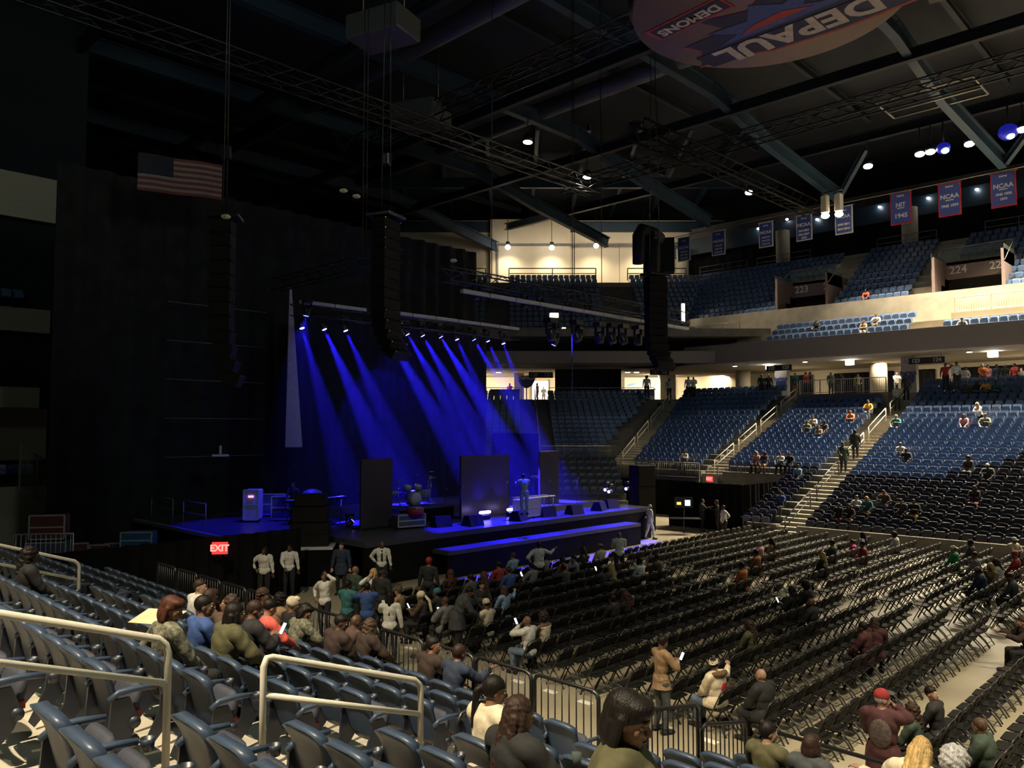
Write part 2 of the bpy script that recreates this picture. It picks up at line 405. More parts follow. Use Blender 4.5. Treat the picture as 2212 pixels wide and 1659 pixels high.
def fc_seat():
    m = MB(); return m.loft([[(x*s*1.12, y*s*1.1+.02, z) for x, y in ((-.19, -.17), (-.16, -.2), (.16, -.2), (.19, -.17), (.20, .15), (.17, .20), (-.17, .20), (-.20, .15))] for s, z in ((.95, .425), (1, .432), (1, .448), (.93, .455))], smooth=False)
def fc_leg(sx):
    m = MB(); return m.tube([(sx*.19, -.26, 0), (sx*.19, -.16, .15), (sx*.19, .12, .42)], .0145, 6)
def fc_bar():
    return MB().cyl((-.19, -.205, .09), (.19, -.205, .09), .009, 6)
def make_fchair():
    t = thing('folding_chair', '', 'chair')
    fc_frame().build('frame', M_CHAIR, t); fc_back().build('backrest', M_BLKP, t); fc_seat().build('seat', M_BLKP, t)
    fc_leg(-1).build('leg', M_CHAIR, t); fc_leg(1).build('leg', M_CHAIR, t); fc_bar().build('crossbar', M_CHAIR, t); return t
fchair = make_fchair()
def merged_chair():
    m = MB()
    for k, p in enumerate((fc_frame(), fc_back(), fc_seat(), fc_leg(-1), fc_leg(1), fc_bar())):
        m.mi = 1 if k in (1, 2) else 0; m.add(p.v, p.f, True)
    return m
def stuff_copies(name, base, mats, xf, label, cat, smooth=True):
    """one mesh holding copies of a base mesh at the transforms xf = [(x, y, z, rz, scale)]"""
    V = np.array(base.v, float); F = base.f; n = len(V); out = np.empty((len(xf)*n, 3)); 
    for i, (x, y, z, rz, s) in enumerate(xf):
        c, sn = math.cos(rz), math.sin(rz)
        out[i*n:(i+1)*n, 0] = (V[:, 0]*c-V[:, 1]*sn)*s+x; out[i*n:(i+1)*n, 1] = (V[:, 0]*sn+V[:, 1]*c)*s+y; out[i*n:(i+1)*n, 2] = V[:, 2]*s+z
    me = bpy.data.meshes.new(name); ls = np.array([len(f) for f in F]); li = np.array([i for f in F for i in f])
    N = len(xf); me.vertices.add(len(out)); me.vertices.foreach_set('co', out.ravel())
    allv = (li[None, :]+np.arange(N)[:, None]*n).ravel(); me.loops.add(len(allv)); me.loops.foreach_set('vertex_index', allv.astype(np.int32))
    tot = np.tile(ls, N); st = np.concatenate([[0], np.cumsum(tot)[:-1]]); me.polygons.add(len(tot)); me.polygons.foreach_set('loop_start', st.astype(np.int32)); me.polygons.foreach_set('loop_total', tot.astype(np.int32))
    me.polygons.foreach_set('material_index', np.tile(np.array(base.m), N).astype(np.int32)); me.polygons.foreach_set('use_smooth', np.tile(np.array(base.sm), N))
    me.update(calc_edges=True); me.validate()
    for mm in mats: me.materials.append(mm)
    return link(name, me, None, label=label, cat=cat, kind='stuff')
CHAIRS = []                                    # (x, y, block, row, index)
for j in range(15):
    x = -5.65-.935*j
    for i in range(20): CHAIRS.append((x, 13.1+.52*i, 'A', j, i))
    for i in range(22): CHAIRS.append((x, 24.65+.52*i, 'B', j, i))
for j in range(5):
    x = -4.15+.93*j
    for i in range(36): CHAIRS.append((x, 12.6+.52*i, 'C', j, i))
def build_chairs():
    vis = []
    for c in CHAIRS:
        u, v, w = proj((c[0], c[1], .5))
        if -40 < u < W_PX+40 and v < H_PX+90: vis.append((w, c))
    vis.sort(); rest = []
    for n, (w, (x, y, b, j, i)) in enumerate(vis):
        rz = math.pi/2+random.uniform(-.05, .05)
        if n < 300:
            if b == 'C': lab = f'black folding chair behind the lane, {ORD[i]} in from the near side, {ORD[j]} row'
            elif b == 'B': lab = f'black folding chair beyond the cross gap, {ORD[i]} in, {ORD[j]} row from the lane'
            else: lab = f'black folding chair, {ORD[i]} in from the near side, {ORD[j]} row from the lane'
            place_proto(fchair, (x+random.uniform(-.02, .02), y, 0), rz, lab, 'rows of black folding chairs on the floor')
        else: rest.append((x+random.uniform(-.02, .02), y, 0, rz, 1))
    stuff_copies('folding_chairs', merged_chair(), [M_CHAIR, M_BLKP], rest, 'farther rows of black folding chairs filling the floor up to the stage', 'chairs')
build_chairs()
#

# ------------------------------------------------------------------ far stand (long side)
HF = Vector((-math.sin(YAW), math.cos(YAW), 0))           # axis of the corner sections
def cp(D, l, z=0): p = HF*D+RIGHT*l; return Vector((p.x, p.y, z))
def far_y(i): return 37.8+.82*i
def far_z(i): return .3+.315*i if i <= 17 else 5.655+.375*(i-17)
s3x = lambda y: -32.2-(y-43.8)*.316
S1, S2 = -17.7, -25.4
m = MB()
def far_rows(m, x0, x1, i0, i1, base=0):
    for i in range(i0, i1+1):
        a = x0(far_y(i)) if callable(x0) else x0
        m.bb(a, x1, far_y(i)-.42, far_y(i)+.40+(.02 if i < i1 else 0), base, far_z(i))
far_rows(m, S1+.75, 8, 0, 23)
far_rows(m, -20.15, S1-.75, 0, 7)
far_rows(m, S2+.75, S1-.75, 8, 20)
far_rows(m, lambda y: s3x(y)+.85, S2-.75, 8, 23)
m.bb(S1+.75, 8, 37.2, 37.38, 0, .75)
m.bb(S2+.75, S1-.75, 54.6, 58, 0, 7.9)
m.bb(-25, -20.3, 43.95, 44.1, 0, 2.15); m.bb(-32.5, -26.15, 43.7, 43.95, 0, 2.3)
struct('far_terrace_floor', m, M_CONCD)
def stair(m, P0, P1, w, n, z0, z1):                       # straight flight of solid steps from P0 up to P1
    P0, P1 = Vector(P0), Vector(P1); d = (P1-P0); e = d.normalized(); a = math.atan2(e.y, e.x)-math.pi/2; L = d.length/n
    for k in range(n):
        c = P0+e*(L*(k+.5)); z = z0+(z1-z0)*(k+1)/n; m.box((c.x, c.y, (z-.6)/2+.3 if z > .6 else z/2), (w, L+.01, z-.3 if z > .6 else z), rz=a) if False else m.box((c.x, c.y, z/2), (w, L+.01, z), rz=a)
m = MB()
stair(m, (S1, 37.4, 0), (S1, 57.2, 0), 1.5, 44, 0, 7.9)
stair(m, (S2, 44.1, 0), (S2, 57.2, 0), 1.5, 32, 2.5, 7.9)
stair(m, (s3x(43.9), 43.9, 0), (s3x(57.2), 57.2, 0), 1.7, 30, 2.9, 7.9)
struct('stair_flight_floor', m, M_CONC)
# corner sections: rows square to the view axis
CZ = lambda i: 3.3+.32*i; CD = lambda i: 53.6+.83*i
def cbox(m, D0, D1, l0, l1, z0, z1): 
    c = cp((D0+D1)/2, (l0+l1)/2, (z0+z1)/2); m.box(c, (l1-l0, D1-D0, z1-z0), rz=YAW)
m = MB()
for i in range(15):
    cbox(m, CD(i)-.42, CD(i)+.42, 2.9, 6.3+(CD(i)-53.9)*.505, 0, CZ(i)); cbox(m, CD(i)-.42, CD(i)+.42, -14, .9, 0, CZ(i))
    cbox(m, CD(i)-.42, CD(i), .9, 2.9, 0, CZ(i)-.16); cbox(m, CD(i), CD(i)+.42, .9, 2.9, 0, CZ(i))
for k in range(6): cbox(m, 51.9-.85*k, 53-.85*k, -10, 7.0, 0, 2.9-.36*k)
cbox(m, 65.6, 92, -16, 26, 7.6, 7.9)
m.bb(-40, 8, 57, 70, 7.6, 7.9)
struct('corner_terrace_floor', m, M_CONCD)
m = MB()
for k in range(6): cbox(m, 51.85-.85*k, 51.93-.85*k, -10, 7.0, 2.9-.36*k, 2.94-.36*k)
struct('trim_1', m, M_GREYR)

def far_seat(mat_i, round_top=False):
    m = MB(); m.mi = mat_i; n = 6; V = []
    for t in (0, 1):
        for j in range(4):
            for i in range(n+1):
                u = -1+2*i/n; z = .40+.46*j/3-(.05 if round_top else .035)*abs(u)**(2.2 if round_top else 4)*(j == 3)
                V.append((u*.228*(.9+.1*(j > 0)), -.03-.13*j/3+.03*u*u+(t*-.035), z))
    N = 4*(n+1); fs = []
    for t in (0, 1):
        for j in range(3):
            for i in range(n):
                a = t*N+j*(n+1)+i; q = (a, a+1, a+n+2, a+n+1); fs.append(q if t else q[::-1])
    per = [i for i in range(n+1)]+[j*(n+1)+n for j in range(1, 4)]+[3*(n+1)+i for i in range(n-1, -1, -1)]+[j*(n+1) for j in (2, 1)]
    for k in range(len(per)): fs.append((per[k], per[(k+1) % len(per)], N+per[(k+1) % len(per)], N+per[k]))
    m.add(V, fs, False)
    pan = MB(); pan.mi = mat_i
    pan.loft([[(x*s, y+.04*k, z) for x, z in ((-.2, .42), (.2, .42), (.215, .56), (.17, .72), (-.17, .72), (-.215, .56))] for k, (s, y) in enumerate(((.92, .02), (1, .045), (.95, .05)))], smooth=False)
    br = MB(); br.mi = 2; br.box((.25, -.06, .34), (.035, .14, .62)); br.box((.25, .06, .62), (.04, .3, .035))
    return m, pan, br
def far_merged(mi, rt):
    a, b, c = far_seat(mi, rt); m = MB(); m.mi = mi; m.add(a.v, a.f); m.add(b.v, b.f); m.mi = 2; m.add(c.v, c.f); return m
FAR = []                                                # (x, y, z, rz, dark)
def row_x(x0, x1, y, z, dark, key):
    n = int((x1-x0)/.525)
    for i in range(n): FAR.append((x0+.26+(x1-x0-.525*n)/2+.525*i, y, z, math.pi, dark, key+(i,)))
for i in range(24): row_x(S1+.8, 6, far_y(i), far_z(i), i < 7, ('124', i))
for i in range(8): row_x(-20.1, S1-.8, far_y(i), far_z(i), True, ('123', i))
for i in range(8, 21): row_x(S2+.8, S1-.8, far_y(i), far_z(i), False, ('123', i))
for i in range(8, 24): row_x(s3x(far_y(i))+.9, S2-.8, far_y(i), far_z(i), False, ('122', i))
for i in range(15):
    for l0, l1, s in ((2.95, 6.2+(CD(i)-53.9)*.505, '121'), (-13, .85, '120')):
        n = int((l1-l0)/.525)
        for k in range(n): p = cp(CD(i), l0+.26+.525*k, CZ(i)); FAR.append((p.x, p.y, p.z, YAW+math.pi, False, (s, i, k)))
for k in range(6):
    for i in range(16): p = cp(52.3-.85*k, 6.6-.53*i, 2.9-.36*k); FAR.append((p.x, p.y, p.z, YAW+math.pi, True, ('bl', k, i)))

# ------------------------------------------------------------------ balcony and upper bowl
FB = 54.0
UPZ = lambda i: 11.15+.5*i                               # four front rows
UY = lambda i: 54.75+.85*i
VZ = lambda i: 14.4+.57*i; VY = lambda i: 59.1+.85*i     # ten upper rows
m = MB(); m.bb(-33.2, 9, FB-.15, FB, 10.45, 11.85); m.bb(-33.4, -33.2, FB-.15, 60, 10.45, 11.85); struct('balcony_wall', m, M_FASC)
m = MB(); m.bb(-33.2, 9, FB, 72, 10.45, 10.75)
for i in range(4): m.bb(-30.5, 9, UY(i)-.45, 58.5, 10.75, UPZ(i))
m.bb(-40, 9, 58.2, 58.7, 10.75, 14.75)
for i in range(11):
    for a, b in (((-42, -28), (-24.2, -16.6), (-12.6, 9)) if i < 5 else ((-42, 9),)): m.bb(a, b, VY(i)-.45, 70, 12, VZ(i))
struct('upper_terrace_floor', m, M_CONC)
m = MB()
cbox(m, 60, 60.2, -16, 17.5, 10.5, 11.4); struct('balcony_wall', m, M_FASC)
m = MB(); cbox(m, 60.2, 92, -16, 30, 10.6, 10.9)
for i in range(12): cbox(m, 66+.85*i-.42, 80, -16, 19, 12.4, 13.2+.57*i)
cbox(m, 60.5, 66, -16, 20, 12.6, 13.2)
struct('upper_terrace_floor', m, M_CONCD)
AISLES = [-24.8, -17.3, -9.6, -2]
def clear_x(x, w=1.0): return all(abs(x-a) > w for a in AISLES)
for i in range(4):
    for k in range(64):
        x = 6-.525*k
        if x < -29.8 or abs(x+16.4) < 1.0: continue
        if i > 1 and x > -15.4: continue
        FAR.append((x, UY(i)+.1, UPZ(i), math.pi, False, ('up', i, k)))
for i in range(10):
    for k in range(88):
        x = 6-.525*k
        if x < -40: continue
        if not clear_x(x, 1.0): continue
        if i < 5 and (-24 < x+1.2 < -20.8+1.2 and False): continue
        if i < 6 and (-16.6 < x < -12.6 or -24 < x+4.2 < -19.8+.2): continue
        FAR.append((x, VY(i)+.1, VZ(i), math.pi, False, ('vp', i, k)))
for i in range(12):
    for k in range(70):
        l = 18.4-.525*k
        if l < -15 or abs(l-9.7) < 1.4 or abs(l+1.3) < 1.2: continue
        p = cp(66+.85*i, l, 13.2+.57*i); FAR.append((p.x, p.y, p.z, YAW+math.pi, False, ('cu', i, k)))
# vomitories with numbered lintels
M_LINT = mat('mauve_lintel', (.17, .125, .12), .7, var=.05)
M_GLASS = mat('rail_glass', (.75, .9, .85), .08, var=0, trans=.9, spec=.5)
M_WHT = mat('sign_white', (.75, .72, .65), .6, var=0)
M_SHADE = mat('portal_shade', (.01, .01, .012), .9, var=.1)
def vomitory(x0, x1, num, num2, label):
    t = thing('vomitory', label, 'stair portal', ((x0+x1)/2, 59.5, 14.4)); cx, cy, cz = (x0+x1)/2, 59.5, 14.4; w = (x1-x0)/2
    p = MB(); p.bb(-w, w, 2.2, 2.5, 1.7, 2.9); p.bb(-w-.2, -w, -.6, 4.2, -1.5, 2.9); p.bb(w, w+.2, -.6, 4.2, -1.5, 2.9); p.bb(-w, w, 2.2, 5, 2.7, 2.9); p.build('lintel', M_LINT, t)
    p = MB(); p.bb(-w, w, 2.6, 2.7, -1.5, 1.7); p.build('opening', M_SHADE, t)  # near-black slab stands in for the shade inside the portal
    p = MB(); p.bb(-w-.2, w+.2, 2.25, 2.28, 2.95, 3.95); p.bb(-w-.2, -w-.17, -.6, 2.2, 2.0, 3.2); p.bb(w+.17, w+.2, -.6, 2.2, 2.0, 3.2); p.build('glass_rail', M_GLASS, t)
    p = MB(); p.tube([(-w-.2, -.6, 2.1), (-w-.2, 2.2, 3.9), (w+.2, 2.2, 3.98), (w+.2, -.6, 2.1)], .03, 6); p.build('handrail', M_GREYR, t)
    text_at('number', num, .75, M_WHT, t, frame((-w+.75, 2.18, 2.3), (1, 0, 0), (0, 0, 1)), bold=.01)
    text_at('number', num2, .75, M_WHT, t, frame((w-.75, 2.18, 2.3), (1, 0, 0), (0, 0, 1)), bold=.01)
vomitory(-16.6, -12.6, '224', '225', 'numbered stair portal under a mauve lintel in the bright upper stand')
vomitory(-24.0-4.0, -24.2, '223', '224', 'numbered stair portal in the shaded upper stand, glass rail above')
# bright platform beside the right portal
m = MB(); m.bb(-15.2, 9, 57.2, 59.6, 10.75, 13.1); struct('platform_floor', m, M_WALL)
# picket railings
def picket_rail(name, a, b, h, m_, label, group=None, pick=.14, cat='railing', posts=1.6):
    a, b = Vector(a), Vector(b); d = b-a; L = d.length; e = d.normalized(); t = thing(name, label, cat, a, 0, group); q = lambda s, z: e*s+Vector((0, 0, z))
    MB().tube([q(0, h), q(L, h)], .03, 6).build('top_rail', m_, t); MB().tube([q(0, .1), q(L, .1)], .022, 6).build('bottom_rail', m_, t)
    p = MB(); n = max(2, int(L/pick))
    for i in range(n+1): p.cyl(q(L*i/n, .1), q(L*i/n, h), .011, 4)
    p.build('picket', m_, t, kind='stuff'); n = max(1, round(L/posts))
    for i in range(n+1): MB().box(q(L*i/n, h/2), (.06, .06, h), rz=math.atan2(e.y, e.x)).build('post', m_, t)
    return t
picket_rail('railing', (-25, 44.0, 2.15), (-20.4, 44.0, 2.15), 1.0, M_GREYR, 'grey picket railing above the black drape with the exit sign, right of the stairs')
picket_rail('railing', (-32.3, 43.8, 2.3), (-26.2, 43.8, 2.3), 1.0, M_GREYR, 'grey picket railing above the black drape, left of the stairs')
picket_rail('railing', cp(53.0, -9, 3.3), cp(53.0, 6.6, 3.3), 1.0, M_GREYR, 'grey picket railing in front of the corner seats beyond the stage')
picket_rail('railing', (-24.5, 54.8, 7.9), (-18.6, 54.8, 7.9), 1.0, M_RAIL, 'pale picket railing round the wheelchair platform on the concourse')
picket_rail('railing', cp(66.2, -12, 7.9), cp(66.2, .8, 7.9), 1.0, M_RAIL, 'pale railing in front of the lit corner concourse with the open doorway', posts=3)
picket_rail('railing', (-15.0, 57.3, 13.1), (6, 57.3, 13.1), 1.0, M_RAIL, 'white picket railing on the brightly lit upper platform', posts=2.2)
picket_rail('railing', (-36.5, 57.6, 13.0), (-30.6, 57.6, 13.0), 1.0, M_GREYR, 'pale picket railing on the shaded upper platform over the curved corner')
m = MB(); m.bb(-40, -30.6, 57.4, 59.4, 10.75, 13.0); m.bb(-40, -30.6, 59.4, 59.5, 12.9, 14.9); struct('platform_floor', m, M_CONC)
def bar_rail(name, pts, m_, label, group=None, h=.95, r=.028):
    o = Vector(pts[0]); t = thing(name, label, 'handrail', o, 0, group); P = [Vector(p)-o for p in pts]
    MB().tube([p+Vector((0, 0, h)) for p in P], r, 6).build('rail', m_, t)
    MB().tube([p+Vector((0, 0, h*.58)) for p in P], r*.8, 6).build('lower_rail', m_, t)
    for p in P: MB().cyl(p, p+Vector((0, 0, h)), r, 6).build('post', m_, t)
    return t
def stair_rails(fx, y0, y1, n, zf, label, m_=M_RAIL):
    L = (y1-y0)/n
    for k in range(n):
        a, b = y0+L*k, y0+L*(k+.78)
        bar_rail('stair_handrail', [(fx(a), a, zf(a)), (fx(b), b, zf(b))], M_BLK if n == 5 and k < 2 else m_, label % ORD[k], label.split(',')[0])
stair_rails(lambda y: S1, 37.6, 56.6, 5, lambda y: 7.9*(y-37.4)/19.8, 'handrail of the bright stairs in the far stand, %s flight up from the floor')
stair_rails(lambda y: S2, 44.3, 56.8, 4, lambda y: 2.5+5.4*(y-44.1)/13.1, 'handrail of the middle stairs in the far stand, %s flight up from its foot')
stair_rails(s3x, 44.1, 56.9, 4, lambda y: 2.9+5.0*(y-43.9)/13.3, 'handrail of the stairs beside the corner seats, %s flight up from its foot')
for k in range(3): p = cp(54.5+4*k, 1.9, CZ(0)+.385*(.9+4*k)); q = cp(57.3+4*k, 1.9, CZ(0)+.385*(3.7+4*k)); bar_rail('stair_handrail', [p, q], M_GREYR, f'thin handrail on the corner stairs below the lit doorway, {ORD[k]} flight up', 'corner stair handrails')
for i, (a, b) in enumerate(((-40, -35), (-34, -29), (-23.3, -18.8), (-15.4, -11), (-8, -3))):
    bar_rail('top_row_rail', [(a, 67.5, 20.1), ((a+b)/2, 67.5, 20.1), (b, 67.5, 20.1)], M_GREYR, f'pale rail behind the top row of the upper stand, {ORD[i]} from the corner', 'rails behind the top row', h=1.1)
for i, (a, b) in enumerate(((-8, -2.6), (-.3, 8.2), (11.3, 17))):
    bar_rail('top_row_rail', [cp(76.2, a, 19.9), cp(76.2, (a+b)/2, 19.9), cp(76.2, b, 19.9)], M_STEELD, f'dark rail behind the corner top row against the cream wall, {ORD[i]} from the stage', 'rails behind the corner top row', h=1.2, r=.05)
bar_rail('top_row_rail', [cp(66.3, 3, 7.9), cp(66.3, 7.4, 7.9), cp(66.3, 12, 7.9)], M_RAIL, 'white rail behind the corner seats in front of the dark curtain', h=1.0)

# ------------------------------------------------------------------ walls, columns, curtains
m = MB(); m.bb(-40, 10, 66, 66.3, 7.9, 10.75); m.bb(-40, 10, FB+.2, 66, 10.40, 10.449); struct('wall_concourse', m, M_WALL)
m = MB(); cbox(m, 78, 78.3, -16, 2.0, 7.9, 10.9); cbox(m, 78, 78.3, 3.6, 22, 7.9, 10.9); cbox(m, 78, 78.3, 2.0, 3.6, 10.2, 10.9); cbox(m, 78, 78.3, -2.6, 1.0-.2, 7.9, 10.9) if False else None
cbox(m, 66, 78, -16, 24, 10.55, 10.6)
struct('wall_corner', m, M_WALL)
m = MB(); cbox(m, 80.5, 80.9, -16, 22, 12, 27); cbox(m, 80.0, 80.5, -2.2, 6, 12, 27); struct('wall_upper_corner', m, M_WALL)
m = MB(); cbox(m, 79.9, 80.0, -1.6, 21, 24.2, 24.45); cbox(m, 79.9, 80.0, -1.6, -1.4, 12, 24.2); cbox(m, 79.95, 80.0, 11, 11.05, 12, 24.2); struct('trim_2', m, M_CONCD)
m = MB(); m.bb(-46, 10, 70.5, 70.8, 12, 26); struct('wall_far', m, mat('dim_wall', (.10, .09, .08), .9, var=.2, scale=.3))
m = MB(); m.bb(-75, 12, 75, 75.3, 0, 32); m.bb(-75.3, -75, -20, 75, 0, 32); m.bb(12, 12.3, -20, 75, 0, 32); struct('wall_outer', m, M_ROOF)
def drape(name, a, b, z0, z1, m_, label, amp=.09, wl=.5, kind=None, group=None, cat='curtain'):
    a, b = Vector(a), Vector(b); d = b-a; L = d.length; e = d.normalized(); nrm = Vector((-e.y, e.x, 0)); n = max(8, int(L/wl*5)); p = MB(); rs = []
    for side in (0, .05):
        r = []
        for i in range(n+1):
            s = L*i/n; o = amp*(math.sin(2*math.pi*s/wl)+.4*math.sin(2*math.pi*s/(wl*2.7)+1)); r.append(e*s+nrm*(o+side))
        rs.append(r)
    loop = rs[0]+rs[1][::-1]
    p.loft([[q+Vector((0, 0, z0)) for q in loop], [q+Vector((0, 0, z1)) for q in loop]], cap=False, smooth=True)
    o = p.build(name, m_, None, loc=(a.x, a.y, 0), label=label, cat=None if kind == 'structure' else cat, group=group, kind=kind); return o
for i, (a, b) in enumerate(((-31, -28.2), (-26.4, -21.6), (-20.3, -18.7), (-17.4, -8), (-7.5, 6))):
    drape('concourse_curtain', (a, 65.6, 0), (b, 65.6, 0), 7.9, 10.05, M_DRAPE2, f'dark pleated curtain along the far concourse, {ORD[i]} from the corner', group='dark curtains along the concourse')
drape('concourse_curtain', cp(67.5, 3.7), cp(67.5, 9.4), 8.0, 10.6, M_DRAPE2, 'large dark curtain between the lit doorway and the mural in the corner concourse')
drape('upper_curtain', (-45, 70.2, 0), (8, 70.2, 0), 19, 23.2, M_DRAPE2, 'charcoal pleated curtain behind the banners at the top of the upper stand', amp=.15, wl=1.2)
M_COL = mat('column_concrete', (.50, .45, .36), .8, var=.08, scale=.8)
m = MB()
for x in (-32.6, -21.5, -10.4): m.cyl((x, 61.8, 7.9), (x, 61.8, 10.4), .62, 20)
struct('concourse_column', m, M_COL)
m = MB()
for x in (-42.6, -32, -21.1, -10.2): m.cyl((x, 68.6, 17), (x, 68.6, 23.6), .62, 20)
struct('upper_column', m, M_COL)
m = MB(); cbox(m, 72, 73.2, .2, 1.1, 7.9, 10.55); cbox(m, 72, 73, 13.6, 15, 7.9, 10.55); struct('concourse_column', m, M_WALL)
# lit doorway corridor in the corner
M_LIT = mat('lit_corridor_wall', (.85, .83, .78), .8, var=0)
m = MB(); cbox(m, 78.3, 82, 0.9-.2, 1.0-.2, 7.9, 10.3) if False else None
cbox(m, 82, 82.2, 1, 5, 7.9, 10.9); cbox(m, 78.3, 82, 1.8, 2.0, 7.9, 10.9); cbox(m, 78.3, 82, 3.6, 3.8, 7.9, 10.9); struct('wall_corridor', m, M_LIT)
m = MB(); cbox(m, 77.8, 78.4, 1.85, 2.0, 7.9, 10.3); cbox(m, 77.8, 78.4, 3.6, 3.75, 7.9, 10.3); struct('doorway_trim', m, M_CONCD)

# signs on the concourse
M_SIGN = mat('sign_black', (.02, .02, .022), .5, var=.05)
def hung_sign(o, xd, w, h, a, b, label):
    t = thing('section_sign', label, 'sign', o, 0); e = Vector(xd); n = e.cross(Vector((0, 0, 1)))
    p = MB(); p.box((0, 0, 0), (w, .12, h), rz=math.atan2(e.y, e.x)); p.build('panel', M_SIGN, t)
    for s in (-.4, .4): MB().cyl(e*w*s+Vector((0, 0, h/2)), e*w*s+Vector((0, 0, h/2+.3)), .015, 5).build('hanger', M_SIGN, t)
    for s, txt in ((-1, a), (1, b)): text_at('number', txt, h*.85, M_WHT, t, frame(e*(s*(w/2-.45))+n*.07, e, (0, 0, 1)), bold=.012, ext=.01)
hung_sign((-26.9, 56.6, 10.05), (1, 0, 0), 2.0, .42, '122', '123', 'black hanging sign numbered for sections over the middle stairs')
hung_sign((-16.6, 56.6, 10.0), (1, 0, 0), 2.2, .42, '123', '124', 'black hanging sign numbered for sections over the bright right stairs')
hung_sign(cp(68, 2.5, 10.1), RIGHT, 2.1, .5, '120', '121', 'black hanging section sign above the lit corner doorway')
hung_sign(cp(66, 12.4, 10.2), RIGHT, 1.6, .45, '121', '122', 'black hanging section sign partly behind the hanging loudspeakers')
M_BLUE = mat('print_blue', (.03, .05, .22), .6, var=.05); M_PRED = mat('print_red', (.45, .02, .03), .6, var=.05); M_PWHT = mat('print_white', (.62, .60, .55), .6, var=.04)
for x, lab in ((-18.1, 'white banner column with a blue crest beside the wheelchair platform'), (-27.3, 'white banner column with a blue crest under the middle section sign')):
    t = thing('banner_column', lab, 'banner', (x, 58, 7.9)); MB().rbox((0, 0, 1.25), (1.0, .5, 2.5), .03).build('panel', M_PWHT, t)
    MB().extr([(-.42, -.27, 1.25), (.42, -.27, 1.25), (.36, -.27, .8), (0, -.27, .5), (-.36, -.27, .8)], (0, -.02, 0)).build('crest', M_BLUE, t)
    MB().extr([(-.3, -.29, .8), (.3, -.29, .8), (0, -.29, .62)], (0, -.01, 0)).build('crest_band', M_PRED, t)
    text_at('lettering', 'DePAUL', .30, M_BLUE, t, frame((0, -.27, 1.38), (1, 0, 0), (0, 0, 1)), bold=.012)
    for s in (-.2, .25): MB().extr([(s-.2, -.26, 2.1), (s+.2, -.26, 2.05), (s+.1, -.26, 2.25), (s, -.26, 2.4)], (0, -.01, 0)).build('print', mat('print_pale', (.5, .42, .38), .7), t)
# mural and concourse furniture in the corner
t = thing('mural_panel', 'white wall mural with pale blue strokes on the corner concourse', 'mural', cp(77.5, 13.6, 8.2), YAW)
MB().box((0, 0, 1.15), (5.0, .06, 2.3)).build('panel', M_PWHT, t)
M_PBL = mat('pale_blue_print', (.20, .34, .62), .6, var=.1)
for s, (x, z, a) in enumerate(((-1.8, 1.5, .5), (-.9, 1.1, -.4), (1.3, 1.2, .7), (2.0, .7, .8), (-2.2, .8, .2))): MB().extr([(x-.5, -.05, z-.12), (x+.4, -.05, z+.25*a), (x+.6, -.05, z+.5*a), (x-.3, -.05, z+.15)], (0, -.015, 0)).build('print', M_PBL, t)
t = thing('mural_panel', 'narrow grey mural with a blue stroke beside the standing guard', 'mural', cp(76.5, 21.3, 7.95), YAW)
MB().box((0, 0, 1.3), (2.2, .06, 2.6)).build('panel', mat('grey_panel', (.42, .40, .36), .7), t); MB().extr([(-.9, -.05, .6), (.6, -.05, 1.5), (.9, -.05, 2.1), (-.3, -.05, 1.2)], (0, -.015, 0)).build('print', M_PBL, t)
t = thing('counter', 'grey concourse counter in front of the mural', 'counter', cp(72, 10.9, 7.9), YAW)
MB().rbox((0, 0, .55), (4.2, .8, 1.1), .08).build('body', mat('grey_laminate', (.30, .28, .25), .6), t); MB().rbox((0, 0, 1.13), (4.4, .95, .07), .02).build('counter_top', M_CONCD, t)
t = thing('dj_table', 'dark table with a printed front beside the person in a red jacket', 'table', cp(67.6, -.6, 7.9), YAW)
MB().rbox((0, 0, .9), (2.6, .7, .06), .02).build('table_top', M_BLKP, t); MB().box((0, -.3, .62), (2.5, .04, .5)).build('cloth_front', M_BLUE, t)
for s in (-1.2, 1.2): MB().cyl((s, 0, 0), (s, 0, .9), .03, 6).build('leg', M_BLK, t)
t = thing('standing_crest_sign', 'blue round crest sign on a stand left of the lit doorway', 'sign', cp(70.5, 1.3, 7.9), YAW)
MB().extr([(-.8, 0, 2.0), (-.65, 0, 2.3), (.65, 0, 2.35), (.8, 0, 2.0), (.5, 0, 1.4), (0, 0, 1.15), (-.5, 0, 1.4)], (0, .06, 0)).build('crest', M_BLUE, t); MB().cyl((0, .03, 0), (0, .03, 1.3), .05, 8).build('pole', M_BLK, t); MB().cyl((0, .03, 0), (0, .03, .03), .35, 12).build('base', M_BLK, t)
text_at('lettering', 'DePAUL', .42, M_PWHT, t, frame((0, -.02, 2.1), (1, 0, 0), (0, 0, 1)), bold=.015)
# exit signs
M_EXIT = mat('exit_sign_red', (.5, .02, .02), .5, var=0, emit=(1.0, .06, .05), es=1.0)
M_EXITW = mat('exit_sign_letters', (.9, .3, .3), .5, var=0, emit=(1.0, .35, .3), es=1.3)
def exit_sign(p, xd, w, h, label):
    t = thing('exit_sign', label, 'sign', p, 0); e = Vector(xd).normalized(); n = e.cross(Vector((0, 0, 1)))
    MB().box((0, 0, 0), (w, .08, h), rz=math.atan2(e.y, e.x)).build('panel', M_EXIT, t)
    text_at('lettering', 'EXIT', h*.75, M_EXITW, t, frame(n*.05, e, (0, 0, 1)), bold=.01)
exit_sign((-22.2, 38.2, 2.75), (.9, -.3, 0), .42, .30, 'small glowing red exit sign on the black drape below the far railing')
exit_sign(cp(77.8, 19.2, 10.15), RIGHT, .5, .28, 'faint exit sign above the corner doors behind two guards')
exit_sign(tuple(atx(475, 1184, -23.3)), (.62, .78, 0), .46, .36, 'glowing red exit sign hung on the black drape left of the guards')
